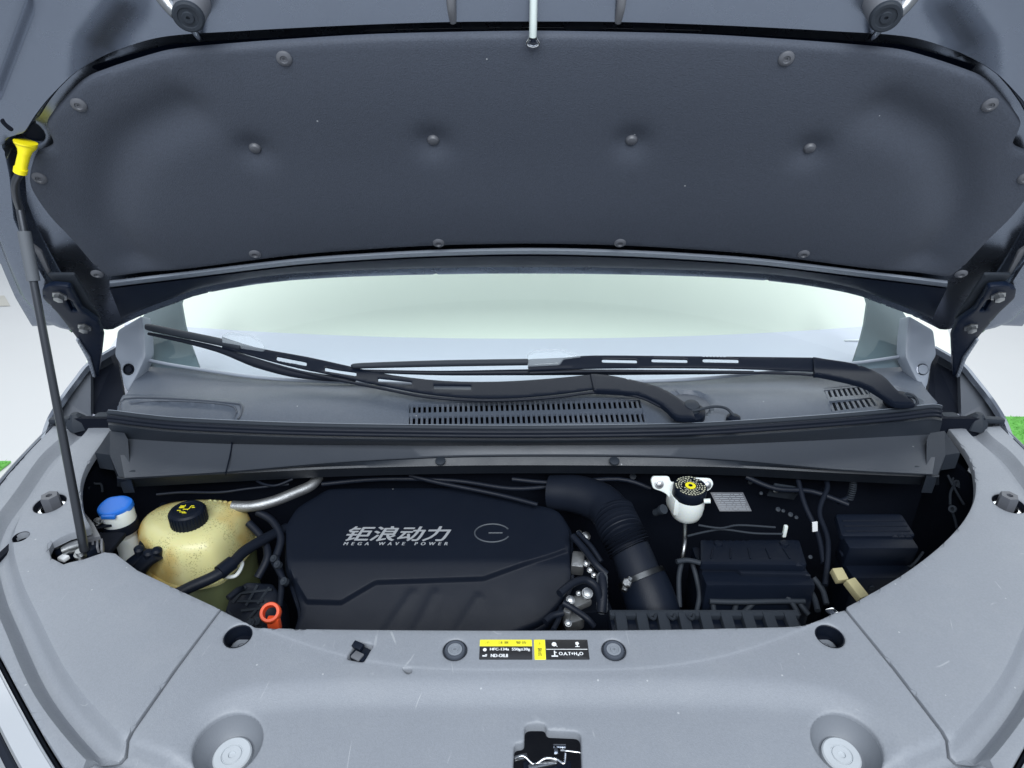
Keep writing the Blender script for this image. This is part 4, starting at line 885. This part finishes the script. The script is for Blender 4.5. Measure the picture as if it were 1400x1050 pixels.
for sx in (-1, 1):   # painted corner under each screen pillar
    q = [(160, 451), (194, 431), (198, 462), (199, 488), (188, 512), (174, 537), (168, 526), (163, 497), (156, 486), (158, 465)]
    AF = Frame((0, 1.15, 1.08), (1, 0, 0), (0, .45, .893)); uvq = [( -abs(u) * -sx * -1 if False else abs(u) * sx, v) for u, v in pxs(AF, q)]
    if sx < 0: pass
    s_ = 'left' if sx < 0 else 'right'
    t = thing('pillar_base', (sx * .75, 1.15, 1.1), f'light grey painted {s_} pillar base beside the glass with a round plug', 'car pillar')
    c = (sx * abs(AF.uv(175, 505)[0]), AF.uv(175, 505)[1])
    sheet('pillar_panel', AF, round_poly(uvq, .006, 3), [circ(c, .0105)], 'moulding', t, grid=.008, thick=.03, rnd=.004)
    lathe('pillar_plug', AF.pts([c])[0], AF.N, [(.0103, -.001), (.0098, -.006), (.0065, -.006), (.0055, -.003), (0, -.003)] if sx < 0 else [(.0095, -.002), (.009, .0004), (0, .0006)], 'black' if sx < 0 else 'moulding', t, n=22, cap=False)

# ================================================================== WINDSCREEN AND WHAT SHOWS BEHIND IT
ga = rad(32)
G = Frame((0, 1.087, 1.100), (1, 0, 0), (0, math.cos(ga), math.sin(ga)), lambda u, v: -.10 * u * u)
gb_ = pxs(G, BASE)
gb_ = smooth(gb_, 3)
wl = pxs(G, [(194, 462), (191, 437)]); wr = pxs(G, [(1243, 455), (1244, 430)])
gout = [tuple(p) for p in gb_] + wr + [(.74, .5), (.66, .80), (-.66, .80), (-.74, .5)] + wl[::-1]
ws = thing('windscreen', (0, 1.1, 1.1), 'wide car windscreen seen under the raised bonnet, pale reflections across it', 'windscreen')
sheet('glass_pane', G, gout, [], 'glass', ws, grid=.02, thick=.001, rnd=.0002, off=.003)
tube('base_moulding', G.pts([tuple(p) for p in gb_], .003), .0032, 'moulding', ws, n=8, sm=1)
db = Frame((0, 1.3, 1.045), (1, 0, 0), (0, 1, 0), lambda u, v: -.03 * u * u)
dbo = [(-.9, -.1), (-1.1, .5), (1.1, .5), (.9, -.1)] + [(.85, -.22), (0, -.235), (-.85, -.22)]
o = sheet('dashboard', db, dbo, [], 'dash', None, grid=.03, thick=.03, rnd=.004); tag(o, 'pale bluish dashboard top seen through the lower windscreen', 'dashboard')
o = box('dashboard_strip', np.append(np.asarray(db.px(1175, 467)[:2]), db.px(1175, 467)[2] + .003), (.075, .006, .004), 'label_w', None, R=rot('Z', 3), bev=.001); tag(o, 'small white strip lying on the dashboard near its right end', 'strip')
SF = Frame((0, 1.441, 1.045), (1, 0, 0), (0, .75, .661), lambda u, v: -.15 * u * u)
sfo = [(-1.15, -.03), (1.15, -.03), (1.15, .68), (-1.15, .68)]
o = sheet('glow_sheet', SF, sfo, [], 'screen_glow', None, grid=.06, thick=.01, rnd=.002, back=True); tag(o, 'very pale greenish sheet added behind the upper windscreen for its glow', 'added sheet')  # added sheet; the brightness seen in the glass is put into its colour
for sx in (-1, 1):
    GI = Frame(G.O, G.U, G.V, G.h)
    q = pxs(GI, [(186, 500), (190, 440), (212, 405), (236, 385), (250, 400), (247, 411), (252, 440), (258, 462), (274, 506), (250, 512)], -.02); q = [(abs(u) * sx, v) for u, v in q]
    s_ = 'left' if sx < 0 else 'right'
    o = sheet('pillar_trim', GI, q, [], 'pillar', None, grid=.02, thick=.01, rnd=.002, off=-.02); tag(o, f'dark grey inner pillar lining behind the {s_} edge of the windscreen', 'pillar lining')

# ================================================================== WIPERS
def arm_sheet(name, fr, outline, slots, off, parent, th=.008):
    hs = []
    for (xa, ya), (xb, yb), h in slots:
        hs.append(round_poly(pxs(fr, [(xa, ya - h), (xb, yb - h), (xb, yb + h), (xa, ya + h)], off), .0025, 3))
    return sheet(name, fr, pxs(fr, outline, off), hs, 'wipe', parent, grid=.006, thick=th, rnd=.0022, off=off)
WP = Frame((0, 1.03, 1.10), (1, 0, 0), (0, math.cos(rad(14)), math.sin(rad(14))), lambda u, v: -.04 * u * u + .45 * np.clip(v - .055, 0, None))
w1 = thing('wiper', WP.px(945, 555), 'black wiper pivoting right of the centre grille, its blade tip at the far left', 'wiper')
topE = smooth([(303, 459), (350, 474), (420, 487), (479, 500), (536, 512), (607, 520), (680, 521), (750, 517), (811, 511)], 3); botE = smooth([(815, 531), (760, 538), (700, 543), (640, 543), (579, 537), (521, 526), (450, 511), (390, 498), (325, 480), (303, 474)], 3)
arm_sheet('wiper_arm', WP, [tuple(p) for p in topE] + [tuple(p) for p in botE], [((378, 489), (419, 497), 2.6), ((444, 504), (487, 511), 2.6), ((517, 519), (563, 524), 2.6), ((593, 528.5), (644, 529.5), 2.8)], .016, w1, .0028)
arm_sheet('arm_head', WP, [tuple(p) for p in smooth([(807, 510), (843, 514), (900, 528), (930, 545), (945, 556)], 3)] + [tuple(p) for p in smooth([(951, 571), (925, 570), (905, 553), (871, 538), (812, 533)], 3)], [], .020, w1, .009)
tube('arm_edge', [WP.px(x, y, .013) for x, y in [(325, 484), (390, 503), (450, 517), (521, 531), (579, 542), (640, 547), (700, 547), (760, 543), (820, 536), (871, 542), (903, 556)]], .0026, 'rubber', w1, n=8)
lathe('pivot_nut', WP.px(945, 558, .012), (0, -.25, 1), [(.0145, -.012), (.0145, .004), (.012, .009), (.006, .0115), (0, .012)], 'rubgrey', w1, n=24, cap=False)
lathe('pivot_collar', WP.px(943, 565, .0), (0, -.2, 1), [(.026, -.004), (.025, .006), (.018, .010), (.013, .010)], 'black', w1, n=28, cap=False)
tube('wiper_blade', [WP.px(x, y, .016) for x, y in [(199, 447), (207, 448), (260, 459), (303, 468), (330, 475)]], [.0035, .0068, .0072, .0072, .006], 'rubgrey', w1, n=12)
tube('blade_rubber', [WP.px(x, y, .006) for x, y in [(203, 456), (260, 468), (303, 479), (350, 496), (400, 510), (450, 517), (486, 520)]], [.003, .0045, .006, .009, .008, .006, .003], 'rubber', w1, n=8)
CLR = mat('clear_plastic', (.55, .62, .68), .15, coat=.5); CLR.node_tree.nodes["Principled BSDF"].inputs["Alpha"].default_value = .32
def clipcase(L, par):
    o = sheet('blade_clip', WP, round_poly(pxs(WP, L, .024), .003, 3), [], CLR, par, grid=.006, thick=.008, rnd=.002, off=.024)
clipcase([(303, 468), (303, 458), (311, 453), (340, 455), (358, 466), (362, 473), (358, 476)], w1)
tube('washer_hose', [WP.px(x, y, o) for x, y, o in [(905, 552, .012), (925, 561, .014), (950, 561, .018), (975, 556, .018), (992, 558, .012), (1001, 566, .006), (1004, 572, .0)]], .0024, 'rubgrey', w1, n=8)
lathe('washer_nozzle', WP.px(1003, 571, .0), (0, -.1, 1), [(.012, -.006), (.011, .002), (.006, .005), (0, .005)], 'black', w1, n=18, cap=False)
w2 = thing('wiper', WP.px(1235, 540), 'black wiper pivoting at the right end of the cowl, blade across the centre', 'wiper')
topE = smooth([(722, 490), (771, 488), (814, 485), (929, 486), (1030, 487), (1114, 488)], 3); botE = smooth([(1118, 507), (1000, 503), (900, 502), (800, 503), (722, 506)], 3)
arm_sheet('wiper_arm', WP, [tuple(p) for p in topE] + [tuple(p) for p in botE], [((823, 492.5), (871, 493.5), 2.2), ((891, 492), (940, 493), 2.2), ((961, 492), (1010, 493), 2.4)], .020, w2, .0028)
arm_sheet('arm_head', WP, [tuple(p) for p in smooth([(1112, 487), (1129, 490), (1171, 497), (1206, 512), (1226, 532), (1240, 541)], 3)] + [tuple(p) for p in smooth([(1252, 552), (1225, 552), (1203, 538), (1177, 524), (1126, 512), (1114, 511)], 3)], [], .024, w2, .009)
tube('arm_edge', [WP.px(x, y, .015) for x, y in [(724, 510), (800, 508), (900, 508), (1000, 509), (1114, 513), (1177, 527), (1203, 541), (1222, 552)]], .0026, 'rubber', w2, n=8)
lathe('pivot_nut', WP.px(1232, 545, .010), (0, -.25, 1), [(.0135, -.012), (.0135, .004), (.011, .008), (0, .010)], 'black', w2, n=24, cap=False)
lathe('pivot_collar', WP.px(1228, 550, -.002), (0, -.2, 1), [(.024, -.004), (.023, .006), (.016, .010), (.013, .010)], 'black', w2, n=28, cap=False)
tube('wiper_blade', [WP.px(x, y, .020) for x, y in [(482, 501), (495, 500), (600, 497), (722, 495)]], [.003, .0052, .006, .006], 'rubgrey', w2, n=12)
tube('blade_rubber', [WP.px(x, y, .008) for x, y in [(490, 507), (600, 510), (722, 509), (850, 509), (1030, 509)]], [.003, .0045, .006, .0055, .003], 'rubber', w2, n=8)
clipcase([(721, 499), (721, 483), (730, 478), (765, 476), (785, 482), (795, 486), (771, 489), (765, 497)], w2)
tube('washer_hose', [WP.px(x, y, o) for x, y, o in [(1205, 532, .014), (1222, 540, .018), (1240, 541, .02), (1252, 545, .014), (1255, 552, .006)]], .0024, 'rubgrey', w2, n=8)
t = tube('washer_hose_loop', [WP.px(x, y, o) for x, y, o in [(1232, 548, .02), (1238, 538, .022), (1250, 542, .02), (1254, 551, .014), (1245, 556, .010), (1235, 553, .012)]], .0022, 'rubgrey', w2, n=8)

# ================================================================== BONNET
ha = rad(48)
def crown(u, v): return .05 * (u / .75) ** 2 - .35 * np.clip(v, 0, None) ** 2
H0 = Frame((0, 1.05, 1.315), (1, 0, 0), (0, -math.cos(ha), math.sin(ha)), crown)
HQ = Frame(H0.O, H0.U, H0.V, lambda u, v: crown(u, v) + .006)
def sym(L): # left half, rear centre first ... front centre last -> closed symmetric outline
    return L + [(-x, y) for x, y in L][::-1]
padL = [tuple(p) for p in smooth(pxs(HQ, [(729, 332), (600, 334.5), (500, 340), (400, 348), (266, 365), (162, 376)]), 4)] + \
       [tuple(p) for p in round_poly(pxs(HQ, [(162, 376), (147, 377), (128, 361)]), .006, 2)[2:]] + \
       [tuple(p) for p in smooth(pxs(HQ, [(128, 361), (100, 330), (66, 297), (42, 264), (39, 245), (44, 224)]), 4)] + \
       [tuple(p) for p in smooth(pxs(HQ, [(49, 214), (67, 207), (71, 197), (63, 174), (69, 161), (86, 139), (114, 112), (145, 98), (200, 80), (243, 70), (330, 62), (400, 57), (500, 51), (600, 48), (729, 46)]), 4)]
padL = [(min(x, -.0005), y) for x, y in padL]
ringL = [tuple(p) for p in smooth(pxs(H0, [(729, 420), (400, 430), (200, 470)]), 3)] + pxs(H0, [(120, 480), (84, 400), (42, 325), (27, 290), (22, 232)]) + \
        [tuple(p) for p in smooth(pxs(H0, [(17, 206), (14, 190), (24, 179), (41, 174), (57, 150), (80, 122), (114, 93), (171, 75), (229, 60), (330, 53), (400, 49), (600, 41), (729, 40)]), 4)]
ringL = [(min(x, -.0005), y) for x, y in ringL]
HR = Frame(H0.O, H0.U, H0.V, lambda u, v: crown(u, v) - .030)
hoodL = [tuple(p) for p in smooth(pxs(HR, [(729, 367), (600, 368), (400, 376), (286, 393), (240, 408), (194, 425), (157, 443)]), 3)] + pxs(HR, [(125, 446)]) + pxs(H0, [(94, 443), (70, 446), (43, 447), (20, 408), (0, 362)]) + [(-.775, .22), (-.745, .38), (-.69, .52), (-.60, .64), (-.45, .73), (-.22, .78), (-.0005, .79)]
hoodL = [(min(x, -.0005), y) for x, y in hoodL]
creL0 = 0
creL = pxs(H0, [(729, 400), (150, 470), (60, 432), (32, 400), (0, 322)]) + [(-.735, .20), (-.70, .33)] + pxs(H0, [(0, 120), (45, 0)]) + [(-.44, .62), (-.2, .70), (-.0005, .71)]
frontL = pxs(H0, [(729, 100), (500, 105), (330, 110), (190, 125), (125, 110), (130, 60), (175, 0)]) + [(-.33, .60), (-.0005, .66)]
s_ring = step(sym(ringL), -.030, .008); s_cre = step(sym(creL), .012, .012); s_front = step(sym([(min(x, -.0005), y) for x, y in frontL]), -.018, .06)
HI = Frame(H0.O, H0.U, H0.V, add_h(crown, s_ring, s_cre, s_front))
tr1 = smooth(pxs(H0, [(250, 150), (180, 190), (155, 240), (150, 300), (180, 345)]), 4)
mids = [H0.uv(348, 206), H0.uv(592, 195)]
def padh(u, v):
    q = np.stack([np.ravel(u), np.ravel(v)], 1).astype(float); q[:, 0] = -np.abs(q[:, 0])
    d = dist(tr1, q, False).reshape(np.shape(u)); h = -.012 * np.exp(-(d / .030) ** 2)
    for c in mids: h = h - .0085 * np.exp(-(np.hypot(-np.abs(u) - c[0], v - c[1]) / .022) ** 2)
    h = h + .010 * np.exp(-((v - .02) / .10) ** 2) * 0 - .012 * np.exp(-((v - .24) / .10) ** 2) * (np.abs(u) < 2) * .6
    return h + .010
HP = Frame(H0.O, H0.U, H0.V, add_h(crown, padh))
hd = thing('bonnet', (0, 1.05, 1.315), 'raised grey bonnet seen from below, with a big dark felt pad held by round clips', 'bonnet')
prop_c = H0.uv(33, 196)
sheet('inner_panel', HI, sym(hoodL), [circ(prop_c, .0165, 20)], 'inner', hd, grid=.009, thick=.01, rnd=.003, feats=[(sym(ringL), .008), (sym(creL), .012), (sym([(min(x, -.0005), y) for x, y in frontL]), .06)])
sheet('outer_skin', Frame(H0.O, H0.U, H0.V, lambda u, v: crown(u, v) - .06), [(x * 1.004, y * 1.004 - .002) for x, y in sym(hoodL)], [], 'paint', hd, grid=.03, thick=.002, rnd=.001, back=True)
pad = sheet('insulation_pad', HP, sym(padL), [], 'pad', hd, grid=.0065, thick=.008, rnd=.0045)
fu = [(729, 338), (600, 340.5), (500, 345.5), (400, 353), (266, 369), (190, 378), (150, 383)]
def flange(dy, off):
    q = pxs(H0, [(x, y + dy) for x, y in fu], off); q[0] = (0, q[0][1]); q = [(-x, y) for x, y in q[::-1]][:-1] + q
    return smooth(list(H0.pts(q, off)), 4)
loft('rear_flange', [flange(0, -.012), flange(1, .002), flange(4.5, .006), flange(8.5, .002), flange(10, -.012)], 'moulding', hd, n=120)
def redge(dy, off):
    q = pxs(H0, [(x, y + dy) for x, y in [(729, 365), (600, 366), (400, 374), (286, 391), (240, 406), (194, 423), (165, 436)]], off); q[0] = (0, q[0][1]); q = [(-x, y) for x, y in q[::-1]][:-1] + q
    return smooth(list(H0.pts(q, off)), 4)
M['hinge_shade'] = mat('hinge_shade_gloss', (.005, .010, .024), .35, var=.1, spec=.12)  # near-black for the hinge arms and for the two added shading strips
loft('rear_shade_strip', [flange(10, -.012), flange(12, -.006), redge(-3, -.010), redge(0, -.014), redge(1.5, -.03)], 'hinge_shade', hd, n=120)  # added strip: darkness the bay gives the rear paint, put into colour
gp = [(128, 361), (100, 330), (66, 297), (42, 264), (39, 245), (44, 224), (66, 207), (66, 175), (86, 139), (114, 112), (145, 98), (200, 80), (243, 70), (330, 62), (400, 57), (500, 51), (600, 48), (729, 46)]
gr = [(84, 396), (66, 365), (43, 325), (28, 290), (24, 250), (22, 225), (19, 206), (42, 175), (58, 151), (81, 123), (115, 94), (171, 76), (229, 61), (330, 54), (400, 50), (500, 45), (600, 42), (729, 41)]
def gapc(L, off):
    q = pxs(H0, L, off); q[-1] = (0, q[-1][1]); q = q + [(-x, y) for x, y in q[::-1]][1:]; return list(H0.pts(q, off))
loft('gap_shade_band', [gapc(gp, -.024), gapc(gr, -.024)], 'hinge_shade', hd, n=160)  # added dark band; shading of the recess round the pad, done by colour
cl = None
for x, y in ((390, 72), (110, 137), (55, 241), (135, 367), (350, 340), (600, 325)):
    for sx in (-1, 1):
        u, v = H0.uv(x, y); c = (abs(u) * sx, v); p = HP.pts([c])[0]; n = HP.normal(*c)
        lathe('pad_clip', p, n, [(.0088, -.0005), (.0086, .0012), (.0068, .0026), (.0044, .0030), (.0038, .0018), (.0018, .0018), (.0014, .0006), (0, .0006)], 'padclip', pad, n=24, cap=False)
for c0 in mids:
    for sx in (-1, 1):
        c = (abs(c0[0]) * sx, c0[1]); p = HP.pts([c])[0]
        lathe('pad_clip', p, H0.N, [(.0078, -.001), (.0076, .002), (.0060, .0042), (.0036, .0050), (0, .0052)], 'padclip', pad, n=24, cap=False)
for sx in (-1, 1):
    # adjustable rubber stops
    st = thing('bonnet_stop', H0.px(*(256, 12)), 'grey rubber bonnet stop at the top left of the picture, on its metal strut' if sx < 0 else 'grey rubber bonnet stop at the top right of the picture, on its metal strut', 'bonnet stop')
    e = H0.px(257, 25, .03); b0 = H0.px(246, -30, -.01); e[0] = -abs(e[0]) * -sx if False else abs(e[0]) * sx; b0[0] = abs(b0[0]) * sx
    ax = e - b0; L_ = np.linalg.norm(ax); ax /= L_
    vd = CAM - e; vd /= np.linalg.norm(vd); n = H0.N * .75 + vd * .35; n /= np.linalg.norm(n)
    lathe('stop_body', e - n * .045 , n, [(.021, -.01), (.0175, .02), (.0158, .040)], 'clip', st, n=30, cap=False)
    lathe('stop_tip', e - n * .005, n, [(.0158, 0), (.0156, .003), (.0138, .0045), (.0105, .0045), (.010, .0035), (.0062, .0035), (.0055, .005), (.002, .005), (.0018, .003), (0, .003)], 'rubgrey', st, n=30, cap=False)
    p = [H0.px(263, 38, .018), H0.px(269, 47, .010), H0.px(273, 52, .0)]
    q = [H0.px(219, -8, .01), H0.px(232, 8, .015), H0.px(242, 18, .02)]
    for L in (p, q):
        for a in L: a[0] = abs(a[0]) * sx
    tube('stop_strut', p, .0038, 'chrome', st, n=10); tube('stop_strut', q, .0075, 'steel', st, n=12)
    a = [H0.px(616, -30, .0), H0.px(617, 8, .0), H0.px(619.5, 30, -.006)]
    for k in a: k[0] = abs(k[0]) * sx
    tube('panel_rib', a, [.0060, .0050, .0038], 'clip', hd, n=10)
sk = thing('striker', H0.px(729, 20), 'pale metal bonnet striker bar hanging at the top centre, its tip touching the pad', 'striker')
tube('striker_bar', [H0.px(730, -40, .012), H0.px(729.5, 0, .016), H0.px(729, 30, .018), H0.px(728.5, 50, .018)], .0042, mat('zinc', (.72, .80, .78), .4, metal=.4), sk, n=12)
tube('striker_loop', [H0.px(724, 52, .018), H0.px(720, 60, .014), H0.px(729, 64, .014), H0.px(737, 60, .014), H0.px(733, 52, .018)], .0016, 'chrome', sk, n=8)
tube('striker_pin', [H0.px(729, 50, .018), H0.px(729, 58, .02)], .0030, 'black', sk, n=10, sm=1)
loft('panel_bead', [smooth([HI.px(x, y, .004) for x, y in L], 3) for L in ([(500, 41), (600, 38.5), (729, 37), (860, 38.5), (960, 41)], [(500, 42.3), (600, 39.8), (729, 38.3), (860, 39.8), (960, 42.3)])], 'clip', hd, n=60)
# side pocket shapes on the painted frame
for sx in (-1, 1):
    for q, m_, of in (([(40, 328), (58, 342), (72, 376), (58, 378), (44, 360)], 'clip', .004), ([(3, 154), (9, 150), (12, 157), (24, 166), (20, 170), (11, 163)], 'void', .013)):
        P = [(abs(u) * sx, v) for u, v in pxs(H0, q)]
        sheet('frame_pocket', H0, round_poly(P, .003, 2), [], m_, hd, grid=.01, thick=.004, rnd=.001, off=of)

# hinges
hb = atz(130, 517, 1.085); ht = H0.px(60, 392, .022); hv = NP([0, ht[1] - hb[1], ht[2] - hb[2]]); hv /= np.linalg.norm(hv)
HF = Frame((0, hb[1], hb[2]), (1, 0, 0), hv)
for sx in (-1, 1):
    s_ = 'left' if sx < 0 else 'right'
    q = [(57, 396), (70, 390), (95, 392), (101, 404), (112, 424), (134, 440), (141, 460), (137, 497), (134, 517), (127, 512), (120, 486), (103, 460), (78, 428), (58, 408)]
    fl = lambda L: [(abs(u) * sx, v) for u, v in pxs(HF, L)]
    hg = sheet('hinge_arm', HF, round_poly(fl(q), .006, 3), [round_poly(fl([(90, 410), (96, 410), (106, 426), (98, 426)]), .003, 2)], 'hinge_shade', hd, grid=.008, thick=.008, rnd=.002)
    sheet('hinge_plate', HF, round_poly(fl([(60, 384), (98, 384), (135, 446), (118, 446)]), .004, 3), [], 'rubgrey', hg, grid=.01, thick=.004, rnd=.001, off=-.012)
    sheet('hinge_edge', HF, round_poly(fl([(104, 462), (108, 463), (124, 488), (131, 514), (127, 513), (119, 488)]), .002, 2), [], 'moulding', hg, grid=.01, thick=.006, rnd=.001, off=.004)
    for x, y in ((82, 404), (116, 447)):
        u, v = HF.uv(x, y); p = HF.pts([(abs(u) * sx, v)])[0]
        lathe('hinge_bolt', p, HF.N, [(.011, 0), (.011, .002), (.0075, .003), (.0072, .009), (.003, .010), (0, .010)], 'steel', hg, n=6, cap=False)
    # gutter and wing corner below the hinge
    k = bpy.data.objects['fender' if sx < 0 else 'fender.001']
    A_ = lambda x, y, z: (lambda p: NP([abs(p[0]) * sx, p[1], p[2]]))(atz(x, y, z))
    a = [A_(60, 600, 1.036), A_(69, 573, 1.048), A_(85, 546, 1.07), A_(104, 520, 1.085), A_(124, 496, 1.10), A_(160, 474, 1.115)]
    b = [p + NP([sx * .006, 0, .001]) for p in a]; c = [p + NP([sx * .02, .004, -.02]) for p in a]; d = [p + NP([sx * .03, .01, -.35]) for p in a]
    loft('wing_edge', [smooth([p + NP([-sx * .002, 0, -.01]) for p in a], 4), smooth(a, 4), smooth(b, 4), smooth(c, 4), smooth(d, 4)], 'paint', k, n=30)
    V = [A_(78, 572, 1.035), A_(88, 548, 1.058), A_(124, 500, 1.088), A_(124, 570, 1.03)]; V2 = [v - NP([0, 0, .02]) for v in V]
    mesh_obj('wing_panel', V + V2, [(0, 1, 2, 3), (7, 6, 5, 4), (0, 1, 5, 4), (1, 2, 6, 5), (2, 3, 7, 6), (3, 0, 4, 7)], 'cup', k, 0)
    V = [A_(122, 498, 1.08), A_(160, 482, 1.09), A_(170, 545, 1.05), A_(158, 565, 1.03), A_(122, 572, 1.02)]; V2 = [v - NP([0, 0, .03]) for v in V]; n = 5
    mesh_obj('wing_gutter', V + V2, [(0, 1, 2, 3, 4), (9, 8, 7, 6, 5)] + [(i, (i + 1) % n, n + (i + 1) % n, n + i) for i in range(n)], 'void', k, 0)
    cb = thing('corner_bracket', A_(100, 577, 1.05), f'lumpy grey plastic bracket at the {s_} end of the cross rail', 'bracket')
    m = MB(); m.add(*g_box(A_(124, 579, 1.046), (.062, .016, .014), bev=.004)); m.add(*g_box(A_(143, 572, 1.052), (.030, .020, .018), bev=.005)); m.add(*g_box(A_(84, 574, 1.050), (.038, .014, .010), rot('Z', -8 * sx), .004))
    m.build('bracket_bar', 'rubgrey', cb)
    V, F = g_lathe(A_(106, 577, 1.048), (0, -.1, 1), [(.020, -.01), (.017, .004), (.006, .018), (0, .019)], 7, xdir=(1, .3, 0)); mesh_obj('bracket_cone', V, F, 'rubgrey', cb, 25)

# ================================================================== PROP ROD
pr = thing('prop_rod', atz(114, 742, 1.0), 'dark metal prop rod with yellow grip, holding the bonnet open at the left', 'prop rod')
Pt = H0.px(27, 285, .03); P1 = atz(114, 745, 1.004)
a = [H0.px(31, 222, .022), H0.px(27, 236, .028), H0.px(21, 250, .032), H0.px(22, 268, .032), Pt]
tube('upper_rod', a, .0046, 'rod', pr, n=14, sm=5)
tube('rod_shaft', [Pt, Pt + (P1 - Pt) * .5, P1 + (P1 - Pt) * .02], [.0046, .0052, .0060], 'rod', pr, n=18, sm=4)
def along(y):
    for i in range(1001):
        p = Pt + (P1 - Pt) * i / 1000; d = RM.T @ (p - CAM); yy = 525 - FPX * d[1] / -d[2]
        if yy >= y: return p
    return P1
tube('foam_sleeve', [along(316), along(350), along(384)], .0076, 'sleeve', pr, n=20, sm=1)
g0 = H0.px(35, 194, .012); g1_ = H0.px(33, 212, .02); g2_ = H0.px(28, 234, .028)
tube('yellow_grip', [g0, H0.px(35, 199, .014), H0.px(34, 206, .018), g1_, H0.px(30, 224, .024), g2_], [.0125, .0118, .0076, .0066, .0064, .0066], 'yellow', pr, n=22, sm=4)
tube('grip_collar', [H0.px(28.5, 230, .027), H0.px(27.5, 236, .029)], .0074, 'yellow', pr, n=20, sm=1)
# pivot in its recess
pv = thing('rod_pivot', atz(105, 752, .985), 'dark metal pivot bracket with white clip in the recess at the foot of the rod', 'bracket')
box('pivot_tray', atz(104, 752, .965), (.11, .075, .008), 'void', pv, bev=.003)
tube('pivot_pin', [atz(88, 753, .992), atz(100, 748, .995), atz(114, 744, .998)], .0085, 'steel', pv, n=16, sm=1)
box('pivot_block', atz(120, 752, .985), (.035, .022, .018), 'black', pv, R=rot('Z', -20), bev=.003)
lathe('pivot_bolt', atz(110, 757, .992), (0, -.2, 1), [(.0085, -.004), (.0085, .001), (.005, .001), (.005, .006), (0, .006)], 'steel', pv, n=16, cap=False)
lathe('pivot_bolt', atz(78, 747, .993), (0, -.2, 1), [(.006, -.02), (.006, .001), (.003, .003), (0, .003)], 'steel', pv, n=14, cap=False)
box('white_clip', atz(87, 763, .988), (.013, .010, .006), 'label_w', pv, R=rot('Z', -20), bev=.002)
tube('pivot_spring', [atz(75, 749, .99), atz(84, 757, .985), atz(98, 760, .985)], .006, 'black', pv, n=10)
for k in range(3): box('pivot_fin', atz(128 + k * 6, 740 + k * 4, .99), (.003, .03, .01), 'clip', pv, R=rot('Z', 30), bev=.0006)

# ---- alike top-level things share a group
import re as _re
_g = {}
for o in SC.objects:
    if o.parent is None and 'category' in o.keys(): _g.setdefault(_re.sub(r'\.\d+$', '', o.name), []).append(o)
_gn = {'side_trim': 'side trims of the bay', 'fender': 'car wings', 'headlamp': 'headlamps', 'wiper': 'wipers', 'warning_label': 'stickers on the front trim', 'pillar_base': 'painted pillar bases', 'pillar_trim': 'inner pillar linings', 'bonnet_stop': 'bonnet stops', 'coolant_hose': 'hoses', 'foam_pad': 'foam pads', 'corner_bracket': 'corner brackets', 'side_harness': 'side cable harnesses', 'artificial_turf': 'strips of turf'}
for k, L in _g.items():
    if len(L) > 1:
        for o in L: o['group'] = _gn.get(k, k.replace('_', ' ') + 's')
for m_ in [m_ for m_ in bpy.data.meshes if m_.users == 0]: bpy.data.meshes.remove(m_)
